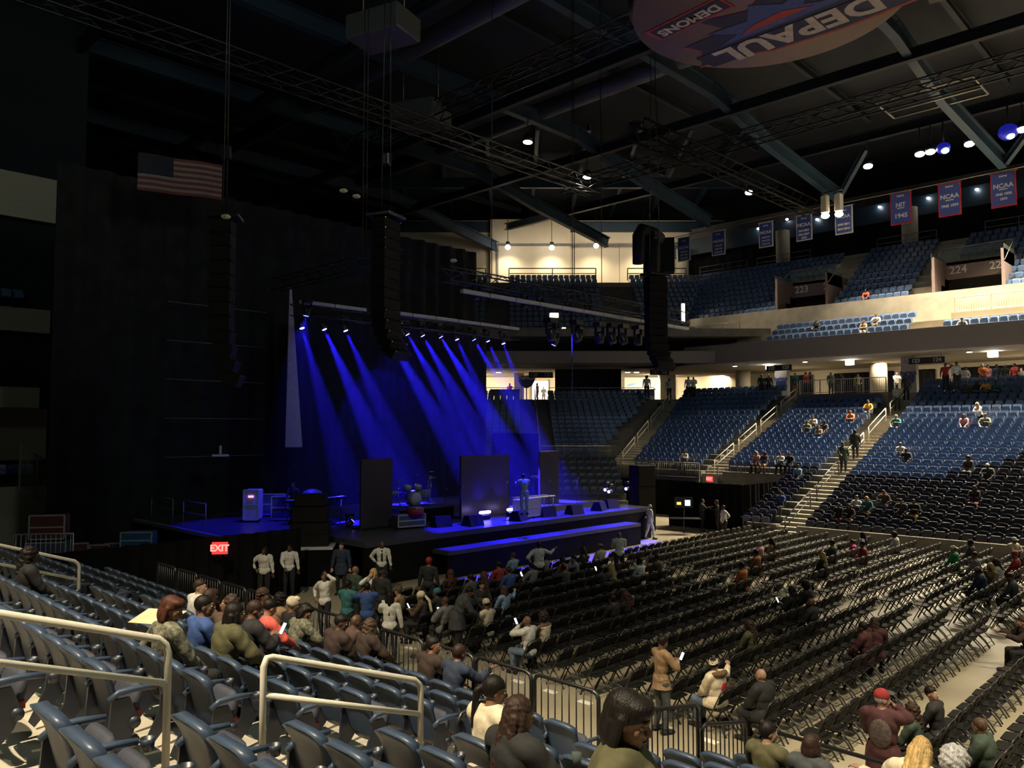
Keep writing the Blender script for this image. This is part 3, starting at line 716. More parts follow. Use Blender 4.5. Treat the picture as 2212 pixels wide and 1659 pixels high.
# black drape enclosure below the railing
drape('masking_drape', (-20.4, 38.6, 0), (-25.0, 38.6, 0), 0, 2.5, M_DRAPE, 'black drape enclosure under the far railing with an exit sign')
drape('masking_drape', (-20.3, 38.6, 0), (-20.3, 43.9, 0), 0, 2.5, M_DRAPE, 'black side drape beside the dark lower seats of the far stand')
drape('masking_drape', (-26.0, 43.2, 0), (-33.5, 43.2, 0), 0, 2.2, M_DRAPE, 'black drape under the far railing behind the hanging loudspeakers')

# banners hung across the hall
def banner(x, w, h, border, lines, label, y=60.0, zb=20.25):
    t = thing('hanging_banner', label, 'banner', (x, y, zb), 0, 'hanging championship banners')
    p = MB(); n = 6
    p.loft([[(w/2*(1 if k < 2 else -1), .03*math.sin(j*1.3+x)+(.012 if k in (0, 3) else -.012), h*j/n) for k in range(4)] for j in range(n+1)], smooth=False); p.build('border', border, t)
    MB().box((0, -.05, h/2), (w-.2, .02, h-.2)).build('cloth', M_BLUE, t)
    for z, s, txt in lines: text_at('lettering', txt, s, M_PWHT, t, frame((0, -.07, z*h), (1, 0, 0), (0, 0, 1)), bold=.014, ext=.005)
    MB().cyl((-w/2-.1, 0, h), (w/2+.1, 0, h), .025, 6).build('pole', M_GREYR, t)
R_, Wb = M_PRED, M_PWHT
banner(-19.0, 1.45, 2.35, R_, [(.88, .16, 'DePaul'), (.60, .42, 'NIT'), (.50, .08, 'CHAMPIONS'), (.26, .46, '1945')], 'red-bordered blue banner reading 1945, above the round column')
banner(-15.8, 1.45, 2.35, R_, [(.88, .16, 'DePaul'), (.58, .42, 'NCAA'), (.47, .09, 'FINAL FOUR'), (.30, .26, '1943 1979')], 'red-bordered blue banner reading NCAA, right of the 1945 banner')
banner(-12.55, 1.5, 2.35, R_, [(.88, .16, 'DePaul'), (.60, .42, 'NCAA'), (.50, .09, 'ELITE EIGHT'), (.36, .22, '1943 1978'), (.22, .22, '1979')], 'red-bordered blue banner at the right edge of the banner row')
banner(-23.1, 1.35, 2.15, Wb, [(.84, .14, 'DePaul'), (.62, .34, 'NCAA'), (.34, .22, '2000 2011'), (.18, .22, '2014 2016')], 'white-bordered blue banner half hidden behind the pair of cream lamps')
banner(-26.2, 1.3, 2.1, Wb, [(.84, .14, 'DePaul'), (.60, .38, 'NCAA'), (.38, .2, '2014 2015'), (.24, .2, '2016 2017'), (.11, .2, '2018')], 'white-bordered blue banner, second left of the red-bordered ones')
banner(-29.4, 1.25, 2.1, Wb, [(.84, .14, 'DePaul'), (.58, .34, 'NCAA'), (.38, .17, '1990 1991'), (.25, .17, '1992 1993'), (.12, .17, '1995 1996')], 'white-bordered dark banner in front of a cream column')
banner(-33.7, 1.3, 2.15, Wb, [(.84, .14, 'DePaul'), (.56, .34, 'NCAA'), (.38, .17, '1978 1979'), (.25, .17, '1980 1981'), (.12, .17, '1982 1984')], 'white-bordered dark banner, second from the corner end of the row')
banner(-37.1, 1.3, 2.15, Wb, [(.84, .14, 'DePaul'), (.56, .34, 'NCAA'), (.38, .17, '1953 1956'), (.25, .17, '1959 1960'), (.12, .17, '1965 1976')], 'white-bordered dark banner nearest the cream corner wall')
t = thing('banner_cable', 'pale cable and pipe carrying the banner row', 'cable', (-26, 60, 22.65))
MB().tube([(-13, 0, -.1), (0, 0, 0), (8, 0, 0), (20, 0, .1)], .035, 6).build('pipe', M_GREYR, t)
# platform chairs, bright window, lamps set into soffits
M_LAMP = mat('lamp_glow', (1, 1, 1), .5, var=0, emit=(1.0, .86, .62), es=14)
M_LAMPW = mat('lamp_white_glow', (1, 1, 1), .5, var=0, emit=(1.0, .93, .85), es=30)
LAMPN = [0]
def soffit_lamp(p, r, label, group=None, m_=M_LAMP):
    t = thing('downlight', label, 'lamp', p, 0, group); MB().cyl((0, 0, -.02), (0, 0, .06), r*1.25, 14).build('housing', M_BLK, t); MB().cyl((0, 0, -.05), (0, 0, -.021), r, 14).build('lens', m_, t)
for i, x in enumerate((-30.2, -24.6, -13.9, -9)): soffit_lamp((x, 56.0, 10.36), .16, f'small round downlight in the balcony soffit, {ORD[i]} from the corner', 'round soffit downlights')
for i, x in enumerate((-21.9, -12.9, -28)):
    t = thing('soffit_lamp_box', f'bright square lamp under the balcony, {ORD[i]} in the line', 'lamp', (x, 57.3, 10.2), 0, 'bright square lamps under the balcony'); MB().rbox((0, 0, 0), (.55, .2, .34), .03).build('diffuser', M_LAMPW, t); MB().box((0, .12, .02), (.6, .06, .4)).build('housing', M_GREYR, t)
for i, l in enumerate((-1.2, 10.3, 11.1)): soffit_lamp(cp(70, l, 10.5), .22, f'concourse ceiling lamp in the cream corner, {ORD[i]} from the stage', 'corner concourse lamps', M_LAMPW)

# ------------------------------------------------------------------ far seats: the largest ones as objects, the rest as one mesh
def far_proto(mi, rt):
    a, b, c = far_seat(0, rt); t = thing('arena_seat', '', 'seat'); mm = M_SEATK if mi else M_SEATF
    a.build('backrest', mm, t); b.build('seat', mm, t); cc = MB(); cc.add(c.v, c.f); cc.build('bracket', M_BLK, t); return t
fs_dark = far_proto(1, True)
def build_far():
    vis = []
    for f in FAR:
        u, v, w = proj((f[0], f[1], f[2]+.6))
        if -20 < u < W_PX+20 and v < 1700: vis.append((w, f))
    vis.sort(key=lambda q: q[0]); n = 0; A = []; B = []
    for w, (x, y, z, rz, dark, key) in vis:
        if n < 300-len(NEAR_SEATS) and key[0] == '124':
            place_proto(fs_dark, (x, y, z), rz, f'dark round-topped seat in the far stand, {ORD[key[2]]} from the bright stairs, {ORD[key[1]]} row up', 'dark seats low in the far stand'); n += 1
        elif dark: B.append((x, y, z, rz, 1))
        else: A.append((x, y, z, rz, 1))
    stuff_copies('arena_seating', far_merged(0, False), [M_SEATF, M_SEATK, M_BLK], A, 'blue tip-up seats filling the far stand, the corner and the upper tier', 'seats')
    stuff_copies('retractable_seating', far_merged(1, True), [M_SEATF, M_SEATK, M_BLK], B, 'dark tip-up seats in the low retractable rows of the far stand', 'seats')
build_far()

# ------------------------------------------------------------------ stage
M_DECK = mat('stage_deck', (.05, .05, .06), .35, var=.15, scale=2)
m = MB(); m.bb(-35.5, -22.8, 16.2, 33.5, 1.30, 1.55); m.bb(-36, -27, 13.4, 16.2, 1.30, 1.55); m.bb(-22.8, -22.2, 19.2, 31.3, .85, 1.0)
t = thing('stage', 'concert stage deck washed in deep blue light, with a lower front step', 'stage', (-29, 24, 0))
MB_ = MB(); MB_.bb(-6.5, 6.2, -7.8, 9.5, 1.35, 1.55); MB_.build('deck', M_DECK, t)
MB_ = MB(); MB_.bb(-7, 2, -10.6, -7.8, 1.35, 1.55); MB_.build('wing_deck', M_DECK, t)
MB_ = MB(); MB_.bb(6.2, 7.1, -4.8, 7.3, .85, 1.0); MB_.build('front_step', M_DECK, t)
MB_ = MB(); MB_.bb(6.0, 6.19, -7.8, 9.5, 0, 1.349); MB_.bb(6.95, 7.08, -4.8, 7.3, 0, .849); MB_.bb(-6.5, 6.1, 9.3, 9.48, 0, 1.349); MB_.bb(1.8, 1.98, -10.6, -7.8, 0, 1.349); MB_.bb(-7, 2, -10.58, -10.4, 0, 1.349); MB_.build('skirt', M_DRAPE, t)
MB_ = MB(); MB_.bb(-7, 2.02, -10.65, -10.6, 1.42, 1.56); MB_.bb(2.0, 2.05, -10.6, -7.8, 1.42, 1.56); MB_.build('deck_edge', M_ALU, t)
# rails on the wing deck
for i, (a, b) in enumerate((((-34.8, 13.6, 1.55), (-32.6, 13.6, 1.55)), ((-31.6, 13.6, 1.55), (-29.6, 13.6, 1.55)))):
    bar_rail('stage_rail', [a, b], M_GREYR, f'thin grey safety rail on the side stage, {ORD[i]} from the dark curtain', 'side stage rails', h=1.05, r=.02)
# masking curtains
drape('stage_curtain', (-36.3, 10, 0), (-36.3, 34, 0), 0, 16.7, mat('lifted_black_drape', (.022, .022, .020), .95, var=.3, scale=1.2, bump=.4, spec=.1), 'tall black masking curtain behind the whole stage', amp=.15, wl=1.1)  # black raised in the base colour to stand in for haze and flare
drape('backdrop_curtain', (-34.6, 20, 0), (-34.6, 33.4, 0), 1.55, 11.2, M_DRAPE2, 'stage backdrop curtain lit by the blue beams', amp=.07, wl=.6)
drape('stage_curtain', (-34.4, 33.6, 0), (-30.5, 33.6, 0), 1.55, 5.2, M_DRAPE, 'low black side curtain at the far end of the stage')
drape('barrier_drape', (-23.65, 5.0, 0), (-23.65, 14.2, 0), 0, 2.15, M_DRAPE, 'low black drape wall behind the security guards')
drape('barrier_drape', (-32, 5.0, 0), (-23.6, 5.0, 0), 0, 2.15, M_DRAPE, 'low black drape wall returning along the backstage area')
p = MB(); p.extr([(-33.6, 19.3, 12.2), (-33.6, 19.4, 12.2), (-33.6, 20.1, 4.6), (-33.6, 19.2, 4.6)], (.05, 0, 0)); p.build('pale_drape_strip', mat('pale_cloth', (.42, .40, .42), .8), None, label='narrow pale drape strip hanging at the near edge of the backdrop', cat='curtain')
for k in range(5):
    p = MB(); p.cyl((-35.6, 14.4, 4.2+1.75*k), (-35.6, 19.2, 4.2+1.75*k), .02, 5); p.build('curtain_batten', M_CONCD, None, label=f'thin horizontal batten on the black curtain, {ORD[k]} from the bottom', cat='batten', group='thin battens on the black curtain')
# standing screens
M_SCR = mat('unlit_screen', (.055, .045, .05), .35, var=.08, scale=60)
def screen(p0, y0, y1, z0, h, label):
    t = thing('video_panel', label, 'screen', (p0, (y0+y1)/2, z0), 0); w = abs(y1-y0); MB().rbox((0, 0, h/2), (.12, w, h), .015).build('display_panel', M_SCR, t)
    p = MB(); n = max(2, round(w/.5))
    for s in range(n): yy = -w/2+w*(s+.5)/n; p.cyl((-.12, yy, 0), (-.12, yy, h), .03, 5)
    p.cyl((-.14, -w/2, h*.5), (-.14, w/2, h*.5), .03, 5); p.build('rear_frame', M_BLK, t, kind='stuff'); MB().box((-.3, 0, .04), (.8, w*.9, .08)).build('base', M_BLK, t)
screen(-25.6, 23.1, 26.1, 1.55, 2.75, 'widest of the three dark standing video panels, mid stage')
screen(-25.6, 17.9, 19.4, 1.55, 2.75, 'dark standing video panel at the near side of the drum kit')
screen(-27.6, 30.4, 31.9, 1.55, 2.75, 'dark standing video panel with blue edges, near the far end of the stage')
# drum kit on a riser
t = thing('drum_riser', 'black drum riser between the near panel and the wide panel', 'platform', (-27.2, 21.6, 1.55)); MB().rbox((0, 0, .3), (2.4, 2.9, .6), .03).build('deck', M_DECK, t); MB().box((1.22, 0, .28), (.03, 2.9, .55)).build('skirt', M_DRAPE, t)
M_CHR = mat('chrome', (.7, .7, .72), .15, 1, var=0); M_CYM = mat('cymbal_bronze', (.55, .45, .2), .25, 1, var=.05); M_DRUM = mat('drum_lacquer', (.25, .25, .3), .25, var=.05); M_SKIN = mat('drum_head', (.6, .6, .62), .5, var=.02)
t = thing('drum_kit', 'drum kit with many cymbals on the riser', 'drums', (-27.2, 21.5, 2.15))
def drum(c, r, h, ax): 
    c = Vector(c); ax = Vector(ax).normalized(); d = MB().cyl(c-ax*h/2, c+ax*h/2, r, 18).build('drum', M_DRUM, t); MB().cyl(c+ax*h/2, c+ax*(h/2+.012), r*.96, 18).build('drum_head', M_SKIN, d)
drum((.35, 0, .32), .30, .45, (1, 0, 0)); drum((.3, -.28, .78), .17, .2, (.4, 0, 1)); drum((.3, .28, .78), .17, .2, (.4, 0, 1)); drum((-.2, .62, .4), .23, .4, (0, 0, 1)); drum((-.2, -.6, .55), .18, .14, (0, 0, 1)); drum((.0, .95, .42), .22, .38, (0, 0, 1))
for (x, y, z, r) in ((.3, -.75, 1.15, .24), (.45, .75, 1.25, .24), (.1, -1.1, 1.0, .2), (.1, 1.2, 1.15, .26), (.5, 0, 1.35, .2), (-.3, -1.2, 1.4, .22), (-.2, 1.4, 1.4, .2)):
    c = MB().cyl((x, y, z), (x, y, z+.012), r, 16, r2=r*.2).build('cymbal', M_CYM, t); q = MB().cyl((x, y, 0), (x, y, z+.05), .012, 5); q.build('cymbal_stand', M_CHR, t)
    for a in (0, 2.1, 4.2): MB().cyl((x, y, .25), (x+.25*math.cos(a), y+.25*math.sin(a), 0), .01, 5).build('leg', M_CHR, t)
MB().cyl((-.7, 0, .45), (-.7, 0, .52), .18, 12).build('stool', M_BLKP, t)
# keyboards, percussion and racks
def keyboard(p, rz, L, label, z=.95):
    t = thing('keyboard_stand', label, 'keyboard', p, rz); MB().rbox((0, 0, z), (L, .36, .11), .02).build('keyboard_body', M_BLKP, t); MB().box((0, -.06, z+.06), (L*.85, .16, .012)).build('keys', M_SKIN, t)
    for s in (-1, 1): MB().tube([(s*L*.35-.25, -.2, 0), (s*L*.35+.25, .2, z-.06)], .018, 5).build('leg', M_BLK, t); MB().tube([(s*L*.35+.25, -.2, 0), (s*L*.35-.25, .2, z-.06)], .018, 5).build('leg', M_BLK, t)
keyboard((-29.0, 17.6, 1.55), 1.2, 1.9, 'long keyboard on crossed legs beside the near video panel')
keyboard((-28.2, 18.4, 1.55), 1.8, 1.2, 'short keyboard tucked behind the near video panel', 1.05)
keyboard((-28.8, 28.6, 1.55), 1.7, 1.5, 'keyboard on a stand between the two farther video panels', 1.0)
keyboard((-29.6, 33.0, 1.55), 1.5, 2.4, 'long keyboard at the far end of the stage catching blue light', 1.25)
t = thing('percussion_table', 'low pale riser table beside the farthest video panel', 'table', (-26.6, 28.9, 1.55), math.pi/2); MB().rbox((0, 0, .55), (2.4, .8, .07), .02).build('table_top', M_ALU, t)
for sx in (-1.1, 1.1):
    for sy in (-.3, .3): MB().cyl((sx, sy, 0), (sx, sy, .52), .03, 6).build('leg', M_ALU, t)
M_PINK = mat('pink_display', (.8, .3, .5), .4, var=0, emit=(1, .25, .5), es=2.5)
def rack(p, rz, w, d, h, label, mm, disp=False):
    t = thing('equipment_rack', label, 'rack', p, rz); MB().rbox((0, 0, h/2+.1), (w, d, h), .03).build('case', mm, t)
    q = MB()
    for x in (-1, 1): q.box((x*w/2, -d/2, h/2+.1), (.05, .03, h)); 
    for z in (.1, h*.5+.1, h+.1): q.box((0, -d/2, z), (w, .03, .05))
    q.build('edge_trim', M_ALU, t, kind='stuff')
    if disp: MB().box((0, -d/2-.02, h*.78+.1), (w*.35, .02, .08)).build('display', M_PINK, t)
    for x in (-.35, .35): MB().cyl((x*w, 0, .0), (x*w, 0, .1), .05, 8).build('caster', M_BLKP, t)
    return t
M_CASE = mat('case_laminate', (.10, .10, .13), .5, var=.1); M_CASER = mat('case_maroon', (.16, .045, .04), .5, var=.1); M_CASELIT = mat('case_blue_lit', (.03, .12, .25), .5, var=.1)  # blue stage light on the backstage cases is put into their colour
rack((-31.4, 16.5, 1.55), .8, .62, .7, 1.25, 'tall equipment rack with a small pink display on the side stage', mat('case_silver', (.45, .45, .5), .4), True)
rack((-30.7, 17.6, 1.55), .8, 1.0, .6, .95, 'low equipment rack beside the tall one', M_CASE)
rack((-32.6, 18.2, 1.55), .8, 1.0, .6, .9, 'low equipment rack at the rear of the side stage', M_CASE)
rack((-24.9, 19.7, 1.55), 1.4, 1.2, .6, .45, 'dark case below the red drum at the front of the stage', M_CASE)
t = thing('red_drum', 'red drum lying on a case at the stage front', 'drum', (-24.6, 19.8, 2.1)); MB().cyl((0, 0, 0), (0, 0, .25), .34, 18).build('shell', M_PRED, t); MB().cyl((0, 0, .25), (0, 0, .27), .35, 18).build('hoop', M_CHR, t)
def wedge(p, rz, label, s=1):
    t = thing('monitor_wedge', label, 'speaker', p, rz, 'stage monitor wedges'); MB().extr([(-.32*s, -.25*s, 0), (-.32*s, .28*s, 0), (-.32*s, .12*s, .36*s), (-.32*s, -.12*s, .38*s)], (.64*s, 0, 0)).build('cabinet', M_BLKP, t)
    MB().extr([(-.28*s, .285*s, .03*s), (-.28*s, .14*s, .34*s), (-.28*s, .15*s, .34*s), (-.28*s, .30*s, .03*s)], (.56*s, 0, 0)).build('grille', M_CASE, t)
for i, (x, y) in enumerate(((-23.6, 22.0), (-23.5, 24.6), (-23.7, 26.6), (-23.4, 28.2), (-23.6, 30.3), (-23.9, 31.6), (-24.3, 20.9))): wedge((x, y, 1.55), math.pi/2+.3*math.sin(i*2), f'black monitor wedge on the stage lip, {ORD[i]} along', 1.15)
rack((-23.9, 25.5, 1.55), math.pi/2, 1.3, .5, .75, 'open framed case near the stage lip in front of the wide panel', mat('case_silver', (.45, .45, .5), .4))
def speaker_box(p, rz, w, d, h, label, n=1):
    t = thing('loudspeaker', label, 'speaker', p, rz); MB().rbox((0, 0, h/2), (w, d, h), .02).build('cabinet', M_BLKP, t)
    for k in range(n): MB().box((0, -d/2-.012, h*(k+.5)/n), (w*.92, .02, h/n*.86)).build('grille', M_BLKP, t)
    return t
speaker_box((-24.9, 15.3, 1.36), .9, 1.35, .9, .8, 'wide subwoofer cabinet at the base of the stack beside the stage', 2)
speaker_box((-24.9, 15.3, 2.17), .9, 1.2, .85, .55, 'subwoofer cabinet in the middle of the stack beside the stage', 1)
speaker_box((-24.9, 15.3, 2.73), .9, 1.1, .7, .42, 'angled front speaker on top of the stack beside the stage', 1)
t = thing('sub_platform', 'black draped platform with a pale edge under the speaker stack', 'platform', (-24.9, 15.3, .0), .9); MB().rbox((0, 0, .62), (1.6, 1.3, 1.24), .02).build('skirt', M_DRAPE, t); MB().rbox((0, 0, 1.30), (1.7, 1.4, .10), .02).build('deck', M_ALU, t)
speaker_box((-24.8, 35.6, 0), 1.2, 1.1, .9, 3.5, 'tall black side-fill speaker beyond the far end of the stage', 3)
t = thing('round_case', 'domed blue-lit cover behind the speaker stack', 'case', (-27.6, 17.0, 1.55)); MB().cyl((0, 0, 0), (0, 0, 1.25), .4, 16).ell((0, 0, 1.25), (.45, .45, .3)).build('cover', M_CASE, t)
t = thing('stage_monitor_screen', 'small lit computer screen at the side-stage desk past the far end', 'screen', (-22.6, 36.2, 0), .7); MB().box((0, 0, 1.6), (.95, .05, .55)).build('screen', M_BLK, t)
MB().box((-.25, -.03, 1.55), (.22, .01, .14)).build('image', mat('yellow_screen', (.8, .6, .1), .5, var=0, emit=(1, .7, .15), es=1.5), t); MB().box((.2, -.03, 1.58), (.28, .01, .3)).build('image', mat('white_screen', (.8, .8, .9), .5, var=0, emit=(.6, .75, 1), es=1.6), t); MB().cyl((0, 0, 0), (0, 0, 1.35), .04, 6).build('pole', M_BLK, t); MB().rbox((0, -.3, .8), (1.6, .7, .05), .02).build('desk', M_BLKP, t)
t = thing('music_table', 'small white shelf with a lamp hanging near the black curtain', 'shelf', (-33.5, 16.0, 4.3), 1.2); MB().rbox((0, 0, 0), (.7, .3, .1), .02).build('shelf', M_PWHT, t); MB().rbox((0, 0, .25), (.1, .08, .38), .02).build('lamp', M_PWHT, t)
# microphone stands
for i, (x, y, h) in enumerate(((-24.2, 21.9, 1.5), (-24.0, 24.3, 1.6), (-24.1, 27.2, 1.5), (-24.4, 29.6, 1.5), (-26.8, 23.3, 1.2))):
    t = thing('microphone_stand', f'thin microphone stand on the stage, {ORD[i]} from the near side', 'microphone', (x, y, 1.55), 0, 'microphone stands on stage'); MB().cyl((0, 0, 0), (0, 0, h), .012, 5).build('pole', M_BLK, t); MB().cyl((0, 0, 0), (0, 0, .02), .14, 10).build('base', M_BLK, t); MB().cyl((0, 0, h), (.12, 0, h+.06), .025, 6).build('microphone', M_CHR, t)

# ------------------------------------------------------------------ trusses, moving lights
def truss(name, a, b, s, mm, label, seg=1.0, group=None):
    a, b = Vector(a), Vector(b); d = b-a; L = d.length; e = d.normalized(); t = thing(name, label, 'truss', a, 0, group)
    sd = e.cross(Vector((0, 0, 1))).normalized(); up = sd.cross(e); cs = [(-1, -1), (1, -1), (1, 1), (-1, 1)]; r = .03*s/.5
    q = lambda k, f: e*f+sd*(cs[k][0]*s/2)+up*(cs[k][1]*s/2)
    for k in range(4): MB().cyl(q(k, 0), q(k, L), r, 6).build('chord', mm, t)
    p = MB(); n = max(2, int(L/seg))
    for i in range(n):
        for k in range(4): p.cyl(q(k, L*i/n), q((k+1) % 4, L*(i+1)/n), r*.6, 4)
    p.build('lacing', mm, t, kind='stuff'); return t
truss('lighting_truss', (-31, 18.0, 10.75), (-31, 32.2, 10.75), .5, M_BLK, 'black truss over the back of the stage carrying the blue beams')
truss('lighting_truss', (-24, 20.8, 11.75), (-24, 38.8, 11.75), .55, M_BLK, 'black truss over the front of the stage with unlit heads below')
truss('lighting_truss', (-33.4, 18.5, 12.2), (-24.2, 18.5, 12.2), .5, M_BLK, 'black side truss over the near end of the stage')
def tray(a, b, label):
    a, b = Vector(a), Vector(b); t = thing('cable_tray', label, 'tray', a); d = b-a; n = max(1, round(d.length/1.6))
    for i in range(n): c = d*((i+.5)/n); MB().rbox(c, (.22, d.length/n-.05, .16), .02).build('tray_segment', M_ALU, t)
tray((-30.6, 18.1, 11.05), (-30.6, 21.6, 11.05), 'short aluminium strip on the back truss left of the loudspeaker hang')
tray((-30.6, 22.8, 11.1), (-30.6, 32.0, 11.1), 'long aluminium strip on the back truss right of the loudspeaker hang')
tray((-23.7, 21.4, 11.1), (-23.7, 38.6, 11.1), 'long aluminium strip along the front truss')
M_LENSB = mat('blue_lens', (.4, .4, 1), .3, var=0, emit=(.22, .20, 1.0), es=9)
M_LENSOFF = mat('unlit_lens', (.10, .10, .12), .15, var=0)
BEAMB = (.02, .012, 1.0)
def mover(p, tgt, label, group, lens=None, power=0, size=10, lit=True, col=BEAMB, s=1.0):
    p = Vector(p); d = (Vector(tgt)-p).normalized(); t = thing('moving_light', label, 'stage light', p, 0, group)
    MB().rbox((0, 0, .42*s), (.32*s, .36*s, .16*s), .02).build('base', M_BLK, t)
    y = MB(); y.box((0, .19*s, .2*s), (.1*s, .03*s, .42*s)); y.box((0, -.19*s, .2*s), (.1*s, .03*s, .42*s)); y.build('yoke', M_BLK, t, kind='stuff')
    h = MB().tube([-d*.2*s, -d*.12*s, d*.12*s, d*.2*s], [.08*s, .14*s, .14*s, .12*s], 12).build('head', M_BLK, t)
    MB().cyl(d*.201*s, d*.215*s, .11*s, 12).build('lens', lens or M_LENSOFF, h)
    if power: spot(p+d*.26*s, tgt, power, size, .3, col, .06, 'beam_light')
HEADS = [(650, 700, .6), (697, 703, 1.4), (743, 706, .8), (830, 712, 1.7), (876, 715, 1.5), (909, 718, 1.6), (948, 721, 2.3), (984, 726, .7), (1020, 727, 1.3), (1051, 730, .7), (1085, 735, .6)]
TG = [1.2, 3.2, 3.2, 5.2, 5.0, 5.0, 5.6, 3.0, 5.5, 3.0, 1.5]
for i, (u, v, pw) in enumerate(HEADS):
    p = atx(u, v, -31.0); mover(p, (p.x+3.2, p.y+TG[i]*.8, 1.55), f'moving light on the back truss throwing a blue beam, {ORD[i]} from the near end', 'lit moving lights on the back truss', M_LENSB, 160000*pw, 12)
for i, u in enumerate((1190, 1245, 1295, 1345, 1378, 1320)):
    p = atx(u, 722+.06*(u-1190), -24.0); mover(p, p+Vector((.3*(i % 2), .3, -1)), f'unlit moving head under the front truss, {ORD[i]} from the near end', 'unlit moving heads on the front truss', s=1.5)
for i, (u, v) in enumerate(((1405, 718), (1252, 735), (1200, 745))):
    p = atx(u, v-8, -24.0); mover(p, p+Vector((-1, -1.0, -3)), f'small head on the front truss with a faint blue beam, {ORD[i]} from the far end', 'faint blue heads', mat('dim_blue_lens', (.2, .2, 1), .3, var=0, emit=(.1, .1, 1), es=6), 900, 14)
# floor lights on stage
M_LENSP = mat('violet_tube', (.6, .5, 1), .3, var=0, emit=(.5, .4, 1.0), es=9)
def floor_light(p, tgt, label, power, size=60):
    t = thing('floor_light', label, 'stage light', p); MB().rbox((0, 0, .1), (.25, .5, .2), .03).build('base', M_BLK, t); MB().rbox((.02, 0, .3), (.14, .62, .12), .03).build('lens', M_LENSP, t)
    d = Vector(tgt)-Vector(p); spot(Vector(p)+Vector((0, 0, .45)), tgt, power, size, .8, BEAMB, .05, 'floor_beam')
floor_light((-24.9, 23.9, 1.55), (-25.6, 24.3, 3.0), 'glowing violet floor light before the wide panel, nearer one', 90)
floor_light((-24.9, 25.6, 1.55), (-25.6, 25.4, 3.2), 'glowing violet floor light before the wide panel, farther one', 90)
for i, (u, v) in enumerate(((755, 1132), (1310, 1057), (1318, 1061), (1355, 1055))):
    z = 1.9 if i else 1.7; p = atz(u, v, z) if i == 0 else atx(u, v, -26.5)
    mover(p-Vector((0, 0, .0)), p+Vector((.2, 1.2, 1.0)) if i == 0 else p+Vector((.3, -2.0, -.2)), ('small blue floor head beaming upward beside the near panel', 'blue side head beyond the stage, nearest to it', 'blue side head beyond the stage, brightest of the pair', 'blue side head right of the tall side-fill speaker')[i], None, M_LENSB, 500 if i == 0 else 250, 16, s=.8)

# ------------------------------------------------------------------ hanging loudspeaker arrays
def line_array(top, zbot, n, w, yaw, label, curve=.5, gr=None):
    top = Vector(top); t = thing('line_array', label, 'speaker', top, yaw, gr); H = top.z-zbot; h = H/n
    pos = Vector((0, 0, 0)); a = 0
    MB().rbox((0, 0, .12), (w*1.1, 1.0, .12), .02).build('rigging_frame', M_BLK, t)
    for k in range(n):
        a = curve*max(0, (k/(n-1)-.55)/.45)**1.6; mid = pos+Vector((0, math.sin(a)*h*.5, -math.cos(a)*h*.5))
        M = Matrix.Rotation(-a, 3, 'X'); p = MB()
        pts = [(-w/2, -.28), (w/2, -.28), (w/2*.82, .34), (-w/2*.82, .34)]
        vs = [mid+M@Vector((x, -y, z)) for z in (-h*.47, h*.47) for x, y in pts]; p.add(vs, [(0, 1, 2, 3), (7, 6, 5, 4), (0, 4, 5, 1), (1, 5, 6, 2), (2, 6, 7, 3), (3, 7, 4, 0)])
        c = p.build('cabinet', M_BLKP, t)
        g = MB()
        for s in (-1, 1): g.box(tuple(mid+M@Vector((s*w*.47, .30, h*.40))), (.03, .03, .03))
        g.build('led_stud', M_CHR, c, kind='stuff')  # chrome studs stand in for the small white LED dots
        pos = pos+Vector((0, math.sin(a)*h, -math.cos(a)*h))
    for s in (-.3, .3): MB().cyl((s*w, 0, .15), (s*w*.3, 0, 27-top.z), .02, 5).build('chain', M_BLK, t)
    MB().rbox((0, 0, 2.2), (.25, .3, .45), .04).build('hoist', M_BLK, t)
    return t
line_array((-22.5, 16.7, 12.9), 7.9, 14, 1.0, -math.pi/2+.35, 'big curved loudspeaker array hanging in front of the blue beams', .55)
line_array((-22.5, 33.6, 13.2), 8.3, 13, 1.1, -math.pi/2-.35, 'curved loudspeaker array hanging at the far end of the front truss', .9)
line_array((-23.5, 11.2, 12.0), 6.8, 12, .8, -math.pi/2+.9, 'side loudspeaker array barely seen against the black curtain', .4)
M_GLOW = mat('cream_plastic', (.75, .66, .48), .5, var=0)
for i, (u, v) in enumerate(((488, 468), (742, 412), (770, 424), (980, 563))):
    p = atx(u, v, -22.5); t = thing('hoist_tag', f'small cream hoist label above a loudspeaker array, {ORD[i]} along', 'label', p, .5, 'cream hoist labels'); MB().rbox((0, 0, 0), (.24, .2, .12), .04).build('plate', M_GLOW, t)
t = thing('crane_head', 'bent black ducts on top of the far loudspeaker hang', 'rigging', atx(1400, 575, -24)); 
MB().tube([(0, -.9, .0), (0, -.9, 1.5), (0, -.6, 1.9), (0, .5, 1.9), (0, 1.2, 1.7)], .32, 10).build('duct', M_BLKP, t); MB().cyl((0, .3, -1.2), (0, .3, 1.8), .45, 10).build('post', M_BLKP, t)
speaker_box(tuple(atx(1440, 590, -25)), .6, .9, .8, 2.0, 'black speaker column hanging by the cream round column', 2)
line2 = None
# vertical rigging chains
for i, u in enumerate((782, 790, 1237, 1241, 1062, 1300)):
    p = atx(u, 640, -24); t = thing('rigging_cable', f'thin rigging cable rising to the roof above the stage, {ORD[i]} listed from the hall side', 'cable', (p.x, p.y, 11.9), 0, 'thin rigging cables'); MB().cyl((0, 0, 0), (0, 0, 16), .018, 5).build('cable', M_BLK, t)
p = MB(); a = atx(1236, 848, -24); p.cyl((-24, a.y, 7.0), (-24, a.y, 11.2), .03, 6); p.build('hanging_cable', M_BLK, None, label='black cable dropping from the front truss in front of the corner seats', cat='cable')
